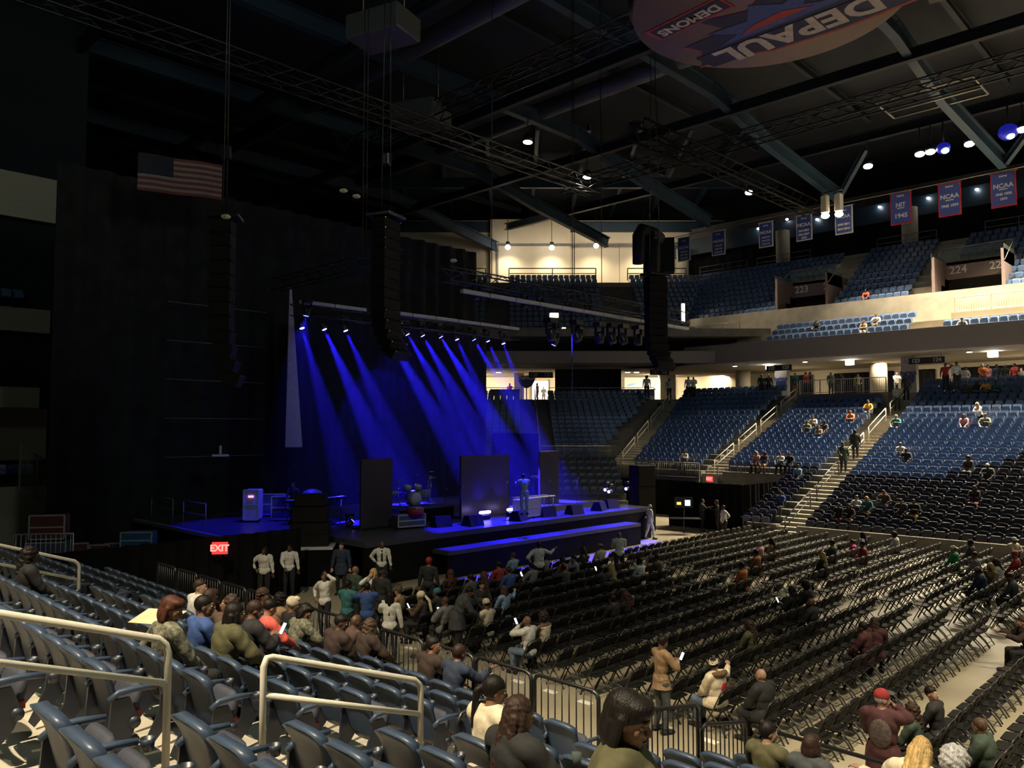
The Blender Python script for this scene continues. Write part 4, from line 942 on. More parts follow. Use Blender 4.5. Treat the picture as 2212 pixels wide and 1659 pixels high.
# backstage cases, barricade
rack(tuple(atz(107, 1168, 1.4)), 1.0, 1.15, .7, .85, 'maroon flight case with silver edges high on the backstage stack', M_CASER)
rack(tuple(atz(300, 1188, .9)), .9, 1.1, .7, .6, 'blue-lit flight case by the backstage opening, upper one', M_CASELIT)
q = atz(300, 1188, .9); rack((q.x, q.y, 0), .9, 1.2, .75, .78, 'blue-lit flight case by the backstage opening, lower one', M_CASELIT)
q = atz(107, 1168, 1.4); rack((q.x, q.y, 0), 1.0, 1.3, .8, 1.28, 'dark flight case under the maroon one', M_CASE)
for i, (u, v, mm) in enumerate(((222, 1175, M_CASER), (250, 1172, M_CASE), (262, 1180, mat('case_silver', (.45, .45, .5), .4)), (170, 1172, M_CASER))): q = atz(u, v, 1.0); rack((q.x, q.y, 0), .9+.1*i, .7, .6, .9, f'flight case in the dim backstage row, {ORD[i]} of the row by colour', mm)
t = thing('crowd_barrier', 'silver barrier panel catching violet light at the far left aisle', 'barrier', tuple(atz(92, 1228, 1.0)), .9)
MB().tube([(-.9, 0, 0), (-.9, 0, 1.1), (.9, 0, 1.1), (.9, 0, 0)], .03, 6).build('frame', M_ALU, t); p = MB()
for k in range(12): p.cyl((-.83+.15*k, 0, .1), (-.83+.15*k, 0, 1.08), .012, 5)
p.build('picket', M_ALU, t, kind='stuff')
# end stand at the near corner, seen past the curtain
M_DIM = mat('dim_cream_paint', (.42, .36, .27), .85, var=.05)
m = MB(); m.bb(-46, -45.5, 2, 12.6, 16.2, 18.5); m.bb(-46, -45.5, 2, 12.4, 10.4, 11.6); m.bb(-44.2, -43.9, 2, 11.6, 6.5, 7.5); m.bb(-46, -45.5, 2, 12.4, 3.9, 6.5); m.bb(-44, -43.6, 2, 8.6, 6.3, 10.4)
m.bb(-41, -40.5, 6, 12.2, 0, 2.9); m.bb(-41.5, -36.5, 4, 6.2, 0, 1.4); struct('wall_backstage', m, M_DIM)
picket_rail('railing', (-37.6, 9.3, 2.9), (-40.4, 11.9, 1.6), 1.9, M_GREYR, 'sloping grey railing at the near corner beyond the black curtain')
m = MB(); m.bb(-47, -40.6, 2, 13, 2.8, 2.95); m.bb(-47, -46, 0, 14, 0, 30); struct('wall_end', m, M_ROOF)
line_b = [(-42.5, 3+.52*i, 2.95, -math.pi/2, 1) for i in range(16)]+[(-45, 3+.52*i, 11.6, -math.pi/2, 1) for i in range(16)]
stuff_copies('end_seating', far_merged(0, False), [M_SEATF, M_SEATK, M_BLK], line_b, 'dim rows of seats in the near corner past the black curtain', 'seats')
# flag
t = thing('flag', 'dim striped national flag hanging above the black curtain', 'flag', (-33, 12.0, 15.2))
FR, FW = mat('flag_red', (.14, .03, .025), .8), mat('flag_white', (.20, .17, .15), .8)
def fl(y0, y1, z0, z1, mm, nm, dx=0): 
    n = 10; p = MB(); p.loft([[(dx+.06*math.sin(3*(y0+(y1-y0)*k/n))+o, y0+(y1-y0)*k/n, z+.10*(y0+(y1-y0)*k/n)) for o, z in ((0, z0), (.02, z0), (.02, z1), (0, z1))] for k in range(n+1)], smooth=False); p.build(nm, mm, t)
for k in range(13): fl(0, 3.6, 1.55*k/13, 1.55*(k+1)/13, FR if k % 2 == 0 else FW, 'stripe')
fl(0, 1.45, 1.55*6/13, 1.56, mat('flag_navy', (.01, .012, .02), .8), 'canton', .03)

# ------------------------------------------------------------------ roof
m = MB(); m.bb(-75, 12, -20, 75, 29.5, 30); struct('ceiling', m, M_ROOF)
def ibeam(m, a, b, w, h):
    a, b = Vector(a), Vector(b); d = b-a; c = (a+b)/2; rz = math.atan2(d.y, d.x)-math.pi/2; L = math.hypot(d.x, d.y)
    tilt = math.atan2(d.z, L)
    for dz, ww, hh in ((h/2, w, h*.1), (-h/2, w, h*.1), (0, w*.25, h*.9)):
        R = Matrix.Rotation(rz, 4, 'Z') @ Matrix.Rotation(tilt, 4, 'X'); M = Matrix.Translation(c)@R
        m.box((0, 0, dz), (ww, d.length, hh), M=M)
XB = [-3, -14, -25, -36, -47, -58]; YB = [4, 13.5, 24, 35, 46, 57]
for k, x in enumerate(XB):
    m = MB(); ibeam(m, (x, -10, 27), (x, 44, 27), .5, .9); ibeam(m, (x, 44, 27), (x+.3, 51, 25.4), .5, .9); ibeam(m, (x+.3, 51, 25.4), (x+1.5, 60, 23.3), .5, .9); struct('roof_beam', m, M_STEEL)
for k, y in enumerate(YB):
    m = MB(); ibeam(m, (-70, y, 26.2), (8, y, 26.2), .4, .6); struct('roof_beam', m, M_STEELD)
for k in range(9):
    m = MB(); ibeam(m, (-66+9*k, -8, 28.6), (-66+9*k, 60, 28.6), .3, .5); struct('roof_joist', m, M_STEELD) if False else m.build('roof_beam', M_STEELD, None, kind='structure')
m = MB(); ibeam(m, (-23.4, 60, 23.2), (-20.5, 57.6, 25.6), .3, .4); ibeam(m, (-12.4, 60, 23.2), (-9.5, 57.6, 25.6), .3, .4); m.build('roof_beam', M_STEEL, None, kind='structure')
m = MB(); m.bb(-60, 10, 69.2, 69.6, 23.0, 24.6); m.build('ring_beam', M_STEEL, None, kind='structure')
m = MB(); 
for l in range(-14, 22, 4): ibeam(m, cp(60, l, 28.9), cp(92, l*1.1, 28.9), .3, .5)
ibeam(m, cp(70, -16, 27.6), cp(70, 24, 27.6), .4, .8); ibeam(m, cp(80.5, -20, 26.3), cp(80.5, 24, 26.3), .5, 1.0); m.build('roof_beam', M_STEEL, None, kind='structure')
truss('catwalk_truss', (-25.2, 36, 22.3), (-25.0, 58.6, 22.3), 1.0, M_BLKP, 'long dark catwalk truss running to the pair of cream lamps', 1.2)
truss('catwalk_truss', (-45, 30, 24.5), (-8, 30, 24.5), .9, M_BLK, 'faint catwalk truss crossing the roof above the floor', 1.5)
truss('catwalk_truss', (-40, 47, 24.5), (6, 47, 24.5), .9, M_STEELD, 'faint catwalk truss crossing the roof before the far stand', 1.5)
truss('catwalk_truss', (-36, -2, 23.5), (-36, 46, 23.5), .9, M_BLK, 'faint catwalk truss above the stage curtain', 1.5)
t = thing('catwalk_grid', 'pale rectangular frame on the dark roof above the banners', 'frame', (-14, 50, 25.0))
for a, b in (((-2.6, -1.6), (2.6, -1.6)), ((-2.6, 1.6), (2.6, 1.6)), ((-2.6, -1.6), (-2.6, 1.6)), ((2.6, -1.6), (2.6, 1.6)), ((-2.6, .4), (2.6, .4))): MB().tube([(a[0], a[1], 0), (b[0], b[1], 0)], .07, 4).build('bar', M_GREYR, t)
for i, (x, y, w, d, h) in enumerate(((-5, 33, 3.0, 2.2, 1.4), (-9, 36, 2.4, 1.8, 1.2), (-2.0, 36, 2.6, 2.4, 1.0), (-30, 22, 3, 2, 1.2), (-37, 30, 3, 2.6, 1.2))):
    t = thing('roof_panel', f'grey acoustic box hung under the roof, {ORD[i]} from the scoreboard', 'panel', (x, y, 24.6), .1*i, 'grey boxes under the roof'); MB().rbox((0, 0, 0), (w, d, h), .08).build('body', mat('grey_sheet', (.07, .07, .07), .7, var=.1), t)
    for s in (-1, 1): MB().cyl((s*w*.4, 0, h/2), (s*w*.4, 0, 4), .03, 5).build('hanger', M_GREYR, t)
m = MB()
for y in (28, 40): m.tube([(-62, y, 27.6), (-2, y, 27.6)], .6, 12)
m.build('ventilation_duct', mat('duct_metal', (.10, .11, .12), .5, .3, var=.1), None, label='pair of long round ducts under the dark roof', cat='duct', kind='stuff')
# scoreboard
t = thing('scoreboard', 'round centre-hung scoreboard, its underside lettered and seen from below', 'scoreboard', (-11.9, 24.7, 19.8))
M_DISC = mat('scoreboard_underside', (.30, .21, .16), .7, var=.05, scale=.5)
R0 = 4.55
MB().cyl((0, 0, 0), (0, 0, .35), R0, 64).build('base', M_DISC, t)
MB().cyl((0, 0, .35), (0, 0, .55), R0*1.03, 64).build('rim', M_BLK, t)
p = MB(); rs = []
for zz, rr in ((.55, 3.6), (4.6, 4.1)): rs.append([(rr*math.cos(math.pi/4+math.pi/2*k)*1.15, rr*math.sin(math.pi/4+math.pi/2*k)*1.15, zz) for k in range(4)])
p.loft(rs, smooth=False); p.build('body', M_BLKP, t)
for k in range(4):
    a = math.pi/2*k; n = Vector((math.cos(a), math.sin(a), 0)); s = Vector((-n.y, n.x, 0)); c = n*3.12+Vector((0, 0, 2.6)); P = [c+s*-2.6+Vector((0, 0, -1.7)), c+s*2.6+Vector((0, 0, -1.7)), c+s*2.8+n*.3+Vector((0, 0, 1.7)), c-s*2.8+n*.3+Vector((0, 0, 1.7))]
    MB().extr(P, n*.08).build('display', M_SCR, t)
for k in range(8): a = math.pi/4*k+.2; MB().rbox((3.4*math.cos(a)*1.25, 3.4*math.sin(a)*1.25, 1.1), (.9, .9, 1.1), .05, rz=a).build('speaker_box', M_BLKP, t)
for sx in (-1.5, 1.5):
    for sy in (-1.5, 1.5): MB().cyl((sx, sy, 4.6), (sx, sy, 9.5), .05, 6).build('cable', M_BLK, t)
M_LB = mat('logo_blue', (.07, .11, .36), .7); M_LR = mat('logo_red', (.50, .08, .06), .7); M_LW = mat('logo_white', (.85, .78, .74), .7); M_LN = mat('logo_navy', (.025, .03, .07), .7)
def under(poly, z, mm, nm): MB().extr([(x, y, z) for x, y in poly], (0, 0, -.012)).build(nm, mm, t)
# lettering runs towards the stage (-X), tops towards the far stand
sh = lambda P, g: [(x*g-.2, y*g) for x, y in P]
star = [(3.9, 2.9), (2.6, 2.35), (2.75, 1.3), (3.3, .6), (2.2, .5), (2.6, -.8), (1.2, -.2), (.4, -1.0), (-.6, -.3), (-2.2, -.8), (-1.7, .35), (-3.5, .5), (-3.2, 1.2), (-3.9, 2.3), (-2.6, 2.3), (-1.2, 2.95), (1.5, 3.1)]
under([(x*1.03, y*1.05) for x, y in star], -.001, M_LR, 'emblem_border'); under(star, -.014, M_LN, 'emblem'); 
under([(2.3, 1.2), (1.0, .6), (1.6, -.4), (.5, .1), (-.4, -.6), (-.9, .3), (-2.4, .2), (-1.6, .9), (-2.5, 1.3), (.2, 1.3)], -.027, M_LB, 'emblem')
under([(1.2, .9), (.3, .5), (-.9, .7), (-1.6, 1.1), (.1, .95)], -.040, M_LR, 'emblem')
under([(4.05, 3.0), (-3.9, 2.75), (-4.15, 1.45), (4.15, 1.3)], -.029, M_LR, 'name_band_border') if False else under([(3.55, 2.75), (-3.55, 2.65), (-3.7, 1.55), (3.7, 1.5)], -.029, M_LN, 'name_band')
text_at('lettering', 'DePAUL'.upper(), 1.62, M_LW, t, frame((0, 2.1, -.05), (-1, 0, 0), (0, 1, 0)), bold=.06, ext=.01, sx=1.02)
under([(-.85, -1.8), (-3.95, -1.5), (-3.85, -.6), (-.75, -.88)], -.029, M_LR, 'word_band'); under([(-.95, -1.7), (-3.8, -1.42), (-3.73, -.71), (-.85, -.98)], -.042, M_LN, 'word_band')
text_at('lettering', 'DEMONS', .62, M_LW, t, frame((-2.35, -1.2, -.06), (-1, .09, 0), (.09, 1, 0)), bold=.02, ext=.01)
under([(3.9, -1.9), (1.0, -1.65), (1.1, -1.05), (3.8, -1.25)], -.042, M_LN, 'word_band'); text_at('lettering', 'BLUE', .52, M_LW, t, frame((2.5, -1.45, -.06), (-1, .07, 0), (.07, 1, 0)), bold=.02, ext=.01)
# ceiling lamps
def house_lamp(u, v, z, label, r=.28, power=0, tgt=None, size=100, m_=M_LAMPW, col=WARM):
    p = atz(u, v, z); t = thing('house_lamp', label, 'lamp', p, 0, 'bright house lamps under the roof'); d = ((Vector(tgt) if tgt else p-Vector((0, 2, 20)))-p).normalized()
    MB().tube([-d*.55, -d*.4, -d*.02], [r*.5, r, r*1.12], 14).build('housing', M_BLK, t); MB().cyl((0, 0, 0), d*.03, r, 14).build('lens', m_, t); MB().cyl((0, 0, .3), (0, 0, 2), .03, 5).build('hanger', M_BLK, t)
    if power: spot(p+d*.1, p+d*10, power, size, .5, col, .2)
HL = [(1875, 359, 1, 'brightest house lamp, beside the blue roof brace'), (1618, 416, .28, 'house lamp under the dark catwalk truss, throwing a visible cone'), (1987, 333, .8, 'oval house lamp, left of the close pair'), (2010, 328, .4, 'oval house lamp, right of the close pair'), (2094, 311, 1, 'oval house lamp above the gap between two red-bordered banners'), (2208, 280, 1, 'white house lamp at the right edge by the blue glow'), (1140, 307, .5, 'lone white house lamp in the dark middle of the roof'), (1268, 383, .5, 'white house lamp lower down in the dark middle of the roof')]
for (u, v, pw, lab) in HL:
    p = atz(u, v, 24)
    house_lamp(u, v, 24, lab, .30, 24000*pw if p.y > 50 else 400, (p.x+2, p.y-5.5, 6) if p.y > 50 else None, 84 if p.y > 50 else 90)
for i, (u, v) in enumerate(((2110, 409), (1700, 474), (1765, 474), (1900, 447), (2005, 428), (1638, 494))):
    p = aty(u, v, 69.0); t = thing('wall_lamp', f'tiny round lamp on the blue ring beam behind the banners, {ORD[i]} listed', 'lamp', p, 0, 'tiny lamps on the blue ring beam'); MB().ell((0, 0, 0), (.13, .13, .09)).build('bulb', M_LAMPW, t); MB().cyl((0, 0, .05), (0, .3, .2), .05, 6).build('bracket', M_BLK, t)
for i, (u, v) in enumerate(((1097, 534), (1192, 535), (1288, 531), (1390, 530))):
    d = ray(u, v); k = 78.3/(d.x*HF.x+d.y*HF.y); p = CAM+d*k; t = thing('pendant_lamp', f'bright pendant lamp before the cream corner wall, {ORD[i]} from the stage side', 'lamp', p, 0, 'pendant lamps at the cream corner wall')
    MB().ell((0, 0, 0), (.27, .27, .24)).build('bulb', M_LAMPW, t); MB().cyl((0, 0, .25), (0, 0, .55), .2, 10).build('housing', M_BLK, t); MB().cyl((0, 0, .5), (0, 0, 29-p.z), .03, 5).build('cord', M_BLK, t)
    spot(p-Vector((0, 0, .3)), p+HF*2.2+Vector((0, 0, -4)), 800, 120, .9, WARM, .25)
t = thing('cream_fixture', 'pair of cream lamp bodies at the end of the catwalk truss', 'lamp', atz(1797, 440, 22.0))
for s in (-.45, .45): MB().rbox((s, s*.3, 0), (.55, .5, 1.5), .15).build('body', M_GLOW, t); MB().ell((s, s*.3, -.85), (.3, .3, .2)).build('lens', M_LAMP, t)
MB().cyl((-.8, 0, .9), (.8, 0, .9), .06, 6).build('bar', M_BLK, t)
for i, (u, v) in enumerate(((2178, 285), (2038, 320))):
    p = atz(u, v, 24.0); t = thing('blue_globe_light', ('large blue-glowing lamp head near the right end of the roof', 'smaller blue lamp head between two white house lamps')[i], 'lamp', p); MB().ell((0, 0, 0), (.58-.14*i, .58-.14*i, .5-.12*i)).build('head', mat('blue_shade', (.03, .03, .3), .3, var=0, emit=(.03, .04, 1.0), es=.22), t); MB().ell((.15, -.2, -.35+.1*i), (.25, .25, .2)).build('lens', mat('cyan_lens', (.3, .6, 1), .3, var=0, emit=(.25, .5, 1), es=4), t); MB().cyl((0, 0, .4), (0, 0, 2), .05, 6).build('hanger', M_BLK, t)
# stage haze
v_ = bpy.data.materials.new('stage_haze'); v_.use_nodes = True; nt = v_.node_tree; nt.nodes.remove(nt.nodes['Principled BSDF']); vs = nt.nodes.new('ShaderNodeVolumeScatter'); vs.inputs['Density'].default_value = .0042; vs.inputs['Anisotropy'].default_value = .2
nt.links.new(vs.outputs[0], nt.nodes['Material Output'].inputs['Volume'])
p = MB(); p.bb(-34.2, -25.2, 17, 34, 1.6, 11.0); p.build('stage_haze', v_, None, label='thin haze over the stage catching the blue beams', cat='haze', kind='stuff')

# blue washes from the front truss on to the deck and its front step
for i, (y, ty, tx) in enumerate(((22.5, 21.5, -22.8), (25.5, 25, -22.6), (28.5, 29, -22.8), (30, 30.5, -23.0), (26.5, 24, -23.2))):
    mover((-24, y, 11.1), (tx, ty, 1), f'blue wash light hidden under the front truss, {ORD[i]} from the near end', 'blue wash lights', M_LENSOFF, 40000, 26)
mover((-31, 24, 10.3), (-34.4, 26, 5), 'wide blue wash head on the back truss aimed at the backdrop', None, mat('dim_blue_lens', (.2, .2, 1), .3), 2000, 70)
mover((-29, 17.5, 10.4), (-30, 16.2, 1.5), 'blue wash head over the side stage', None, mat('dim_blue_lens', (.2, .2, 1), .3), 7000, 45)

for (u, v, D, w, h, lab) in ((1197, 681, 64, .7, .35, 'bright lamp at the back of the dark suite level over the corner'), (1218, 722, 64, .3, 1.1, 'narrow lit doorway in the dark suite level over the corner'), (1476, 676, 66, .25, 1.6, 'bright upright light strip at the curved end of the balcony')):
    d = ray(u, v); k = D/(d.x*HF.x+d.y*HF.y); t = thing('suite_light', lab, 'lamp', CAM+d*k, YAW); MB().rbox((0, 0, 0), (w, .12, h), .03).build('diffuser', M_LAMP, t); MB().box((0, .09, 0), (w+.15, .06, h+.15)).build('housing', M_BLK, t)

# ------------------------------------------------------------------ people
def ik(a, b, l1, l2, pole):
    a, b = Vector(a), Vector(b); d = b-a; L = d.length
    if L > (l1+l2)*.995: b = a+d*((l1+l2)*.995/L); d = b-a; L = d.length
    x = (l1*l1-l2*l2+L*L)/(2*L); h = math.sqrt(max(1e-6, l1*l1-x*x)); e = d/L; p = Vector(pole); p = (p-e*p.dot(e)).normalized()
    return a+e*x+p*h, b
ARMS = {  # wrist targets (x outward, y forward, z relative to the shoulder), pole
    'down': ((.10, .05, -.52), (.5, -1, 0)), 'lap': ((-.08, .30, -.40), (1, -.6, -.3)), 'phone': ((-.10, .30, -.16), (1, -.3, -.8)), 'face': ((-.09, .17, .10), (1, .2, -1)),
    'head': ((-.03, .10, .26), (1, .3, .1)), 'out': ((.42, .22, .02), (0, 0, -1)), 'fwd': ((.0, .46, -.08), (.3, 0, -1)), 'cross': ((-.22, .20, -.22), (1, .2, -.6)), 'hip': ((.08, .06, -.36), (1, -.6, 0)),
    'reach': ((.40, .16, -.20), (0, 0, -1)), 'rest': ((.02, .34, -.34), (1, -.4, -.4)), 'rail': ((.05, .48, -.30), (1, 0, -.4)), 'back': ((.0, -.12, -.40), (1, -.3, 0)), 'side': ((.30, .02, -.40), (0, -1, 0))}
def skeleton(pose):
    sit = pose.get('sit'); lean = pose.get('lean', 4 if sit else 2)*D2R; s = {}
    hz = .53 if sit else .95; hip = Vector((0, 0, hz)); R = Matrix.Rotation(-lean, 3, 'X')
    tw = Matrix.Rotation(pose.get('twist', 0)*D2R, 3, 'Z'); up = lambda x, y, z: hip+R@tw@Vector((x, y, z))
    sw = .18 if pose.get('f') else .20
    s['hip'] = hip; s['waist'] = up(0, .0, .20); s['chest'] = up(0, .0, .36); s['nb'] = up(0, -.01, .49); 
    s['sh'] = [up(x*sw, -.01, .455) for x in (-1, 1)]
    s['hc'] = up(0, .0, .49)+R@Vector((0, .025, .155))
    HR = R@tw@Matrix.Rotation(pose.get('turn', 0)*D2R, 3, 'Z')@Matrix.Rotation((-pose.get('nod', 0)*D2R)+lean*.7, 3, 'X'); s['HR'] = HR
    s['el'], s['wr'] = [], []
    for i, sx in enumerate((-1, 1)):
        t, pl = ARMS[pose.get('armL' if i == 0 else 'armR', 'lap' if sit else 'down')]
        tgt = s['sh'][i]+tw@Vector((sx*t[0], t[1], t[2])); e, w = ik(s['sh'][i], tgt, .28, .25, tw@Vector((sx*pl[0], pl[1], pl[2]))); s['el'].append(e); s['wr'].append(w)
    if sit:
        sp = pose.get('spread', .13)
        s['hp'] = [Vector((x*.10, .0, .50)) for x in (-1, 1)]; s['kn'] = [Vector((x*sp, .42, .50)) for x in (-1, 1)]; s['an'] = [Vector((x*sp, .40+.06*x*pose.get('st', 1), .09)) for x in (-1, 1)]
    else:
        st = pose.get('stride', .0); s['hp'] = [Vector((x*.10, 0, .90)) for x in (-1, 1)]
        s['kn'] = [Vector((x*.11, .04+x*st*.5, .49)) for x in (-1, 1)]; s['an'] = [Vector((x*.12, -.03+x*st, .09)) for x in (-1, 1)]
    s['to'] = [a+Vector((.025*(-1, 1)[i], .17, -.05)) for i, a in enumerate(s['an'])]
    return s
def prims(pose, s, bulk):
    P = []; f = pose.get('f'); b = bulk; ab = b**.45
    def cap(a, b_, ra, rb, l): P.append(('c', Vector(a), Vector(b_), ra, rb, l))
    def ell(c, r, l, R=None): P.append(('e', Vector(c), r, R, l))
    HR, hc = s['HR'], s['hc']; h = lambda x, y, z: hc+HR@Vector((x, y, z))
    TR = Matrix((((s['sh'][1]-s['sh'][0]).normalized()), (0, 0, 0), (0, 0, 0))); ax = (s['sh'][1]-s['sh'][0]).normalized(); az = (s['nb']-s['hip']).normalized(); ay = az.cross(ax); TR = Matrix((ax, ay, az)).transposed()
    ell(s['hip'], (.165*b+(.012 if f else 0), .125*b, .14), 'pelvis', TR); ell(s['waist'], (.135*b, .105*b, .17), 'torso', TR); ell(s['chest'], (.160*b, .118*b, .19), 'torso', TR)
    if f: ell(s['chest']+TR@Vector((0, .07*b, .02)), (.12*b, .07*b, .08), 'torso', TR)
    cap(s['sh'][0]*.75+s['sh'][1]*.25, s['sh'][1]*.75+s['sh'][0]*.25, .078*b**.6, .078*b**.6, 'torso')
    cap(s['nb']-az*.03, hc+HR@Vector((0, -.015, -.06)), .058, .052, 'neck')
    for i in (0, 1):
        cap(s['sh'][i], s['el'][i], .058*ab, .046*ab, 'uparm'); cap(s['nb']-az*.06, s['sh'][i], .055, .058*ab, 'torso')
        e, w = s['el'][i], s['wr'][i]; cap(e, w, .044*ab, .029, 'forearm'); d = (w-e).normalized()
        sd = ax*(1 if i else -1); sd = (sd-d*sd.dot(d)); sd = sd.normalized() if sd.length > .2 else ay; n = d.cross(sd)
        if n.z > 0: n = -n
        fr = .0095 if pose['vox'] < .011 else .012
        cap(w, w+d*.03, .026, .03, 'hand'); ell(w+d*.055, (.040, .048, .019), 'hand', Matrix((sd, d, n)).transposed())
        for k, (o, L) in enumerate(((-.031, .060), (-.011, .072), (.010, .076), (.030, .068))):
            a = w+d*.09+sd*o; m_ = a+d*L*.55+n*.012+sd*o*.15; cap(a-d*.02, m_, fr*1.05, fr, 'hand'); cap(m_, m_+d*L*.38+n*.028, fr, fr*.85, 'hand')
        a = w+d*.03-sd*.028; m_ = a+d*.03-sd*.030+n*.01; cap(a, m_, fr*1.3, fr*1.15, 'hand'); cap(m_, m_+d*.032-sd*.008+n*.008, fr*1.15, fr, 'hand')
        cap(s['hp'][i], s['kn'][i], .088*b, .062*b, 'thigh'); cap(s['kn'][i], s['an'][i], .060*b, .040, 'shin')
        kn, an = s['kn'][i], s['an'][i]; ell(kn*.62+an*.38+Vector((0, -.02, 0)), (.056*b, .058*b, .11), 'shin')
        cap(s['an'][i]+Vector((0, -.03, -.04)), s['to'][i], .045, .036, 'foot'); cap(s['an'][i], s['an'][i]+Vector((0, -.02, -.03)), .04, .045, 'foot')
    ell(h(0, -.012, .02), (.076, .098, .100), 'head', HR); ell(h(0, .022, -.045), (.060, .068, .070), 'head', HR); ell(h(0, .055, -.092), (.026, .026, .022), 'head', HR)
    cap(h(0, .083, .012), h(0, .108, -.022), .010, .0145, 'head'); ell(h(0, .098, -.026), (.019, .012, .010), 'head', HR)
    ell(h(0, .078, .026), (.048, .018, .014), 'head', HR); ell(h(0, .086, -.056), (.025, .012, .008), 'head', HR); ell(h(0, .084, -.068), (.022, .012, .008), 'head', HR)
    for x in (-1, 1): ell(h(x*.037, .056, -.022), (.023, .022, .026), 'head', HR); ell(h(x*.076, -.008, -.008), (.010, .020, .033), 'head', HR)
    return P
SC2 = bpy.data.scenes.new('workshop')
def remesh(mb, vox, name, smooth=3, fac=.5):
    me = mb.mesh(name); o = bpy.data.objects.new('tmp', me); SC2.collection.objects.link(o); md = o.modifiers.new('r', 'REMESH'); md.mode = 'VOXEL'; md.voxel_size = vox; md.use_smooth_shade = True
    sm = o.modifiers.new('s', 'SMOOTH'); sm.factor = fac; sm.iterations = smooth
    vl = SC2.view_layers[0]; vl.update(); out = bpy.data.meshes.new_from_object(o.evaluated_get(vl.depsgraph)); bpy.data.objects.remove(o); bpy.data.meshes.remove(me); out.name = name
    return out
def prim_mesh(P, n=12):
    mb = MB()
    for p in P:
        if p[0] == 'c':
            _, a, b, ra, rb, l = p; d = b-a; L = max(d.length, 1e-4); e = d/L; mb.tube([a-e*ra*.96, a-e*ra*.7, a, b, b+e*rb*.7, b+e*rb*.96], [ra*.25, ra*.72, ra, rb, rb*.72, rb*.25], n)
        else: mb.ell(p[1], p[2], n+4, 8, p[3])
    return mb
def tagv(me, P):
    V = np.empty(len(me.vertices)*3); me.vertices.foreach_get('co', V); V = V.reshape(-1, 3); best = np.full(len(V), 1e9); lab = np.zeros(len(V), int); names = []
    for p in P:
        if p[-1] not in names: names.append(p[-1])
        if p[0] == 'c':
            a, b = np.array(p[1]), np.array(p[2]); d = b-a; t = np.clip(((V-a)@d)/max(1e-9, d@d), 0, 1); q = np.linalg.norm(V-a-t[:, None]*d, axis=1)-(p[3]+(p[4]-p[3])*t)
        else:
            c = np.array(p[1]); Rm = np.array(p[3]) if p[3] is not None else np.eye(3); w = (V-c)@Rm; r = np.array(p[2]); q = (np.linalg.norm(w/r, axis=1)-1)*r.min()
        m_ = q < best; best[m_] = q[m_]; lab[m_] = names.index(p[-1])
    return V, lab, names
def shell(me, V, mask, off, name, nrm, sm=0):
    F = [tuple(p.vertices) for p in me.polygons]; keep = [f for f in F if all(mask[i] for i in f)]
    if not keep: return None
    used = sorted({i for f in keep for i in f}); ix = {i: k for k, i in enumerate(used)}; z_ = V[used]; wv = .5+.5*np.sin(z_[:, 2]*31+z_[:, 0]*17+4*np.sin(z_[:, 1]*19)); O = V[used]+nrm[used]*(off*(.88+.2*wv))[:, None]; I = V[used]-nrm[used]*.002
    if sm:
        E_ = np.array([(ix[a], ix[b]) for f in keep for a, b in zip(f, f[1:]+f[:1])]); cnt = np.zeros(len(used)); np.add.at(cnt, E_[:, 0], 1); np.add.at(cnt, E_[:, 1], 1)
        for _ in range(sm):
            acc = np.zeros_like(O); np.add.at(acc, E_[:, 0], O[E_[:, 1]]); np.add.at(acc, E_[:, 1], O[E_[:, 0]]); O = .4*O+.6*acc/np.maximum(cnt, 1)[:, None]
        O += nrm[used]*(.004*wv)[:, None]
    ed = {}
    for f in keep:
        for a, b in zip(f, f[1:]+f[:1]): ed[(a, b)] = 1
    bd = [(a, b) for a, b in ed if (b, a) not in ed]; n = len(used)
    fs = [tuple(ix[i] for i in f) for f in keep]+[(ix[b], ix[a], ix[a]+n, ix[b]+n) for a, b in bd]
    o = bpy.data.meshes.new(name); o.from_pydata([tuple(p) for p in O]+[tuple(p) for p in I], [], fs); o.polygons.foreach_set('use_smooth', [True]*len(fs)); o.update(); return o
BODY = {}
def get_body(pose, bulk, vox, style):
    key = (tuple(sorted(pose.items())), round(bulk, 2), vox, style)
    if key in BODY: return BODY[key]
    pose = dict(pose); pose['vox'] = vox; s = skeleton(pose); P = prims(pose, s, bulk); me = remesh(prim_mesh(P, 12 if vox < .015 else 8), vox, 'body', 3 if vox < .012 else 2)
    V, lab, names = tagv(me, P); nrm = np.empty(len(V)*3); me.vertices.foreach_get('normal', nrm) if hasattr(me.vertices[0], 'normal') else None; nrm = nrm.reshape(-1, 3)
    L = lambda *a: np.isin(lab, [names.index(x) for x in a if x in names]); out = {'body': me, 's': s}
    top = L('torso', 'uparm')
    if 'short' not in style: top |= L('forearm')
    if style != 'tank': top |= (L('pelvis') & (V[:, 2] > (s['hip'].z-.09 if 'coat' not in style else -1)))
    if 'coat' in style: top |= L('thigh') & (np.minimum.reduce([np.linalg.norm(V-np.array(h), axis=1) for h in s['hp']]) < .20)
    if 'tank' in style: top = L('torso') & (V[:, 2] < s['sh'][0].z+.01)
    out['top'] = shell(me, V, top, .036 if 'coat' in style else .024, 'top', nrm, int({.007: 26, .0095: 18, .013: 11}.get(vox, 5)))
    out['trousers'] = shell(me, V, L('pelvis', 'thigh', 'shin'), .013, 'trousers', nrm); out['shoe'] = shell(me, V, L('foot'), .010, 'shoes', nrm)
    BODY[key] = out; return out
HAIRC = {}
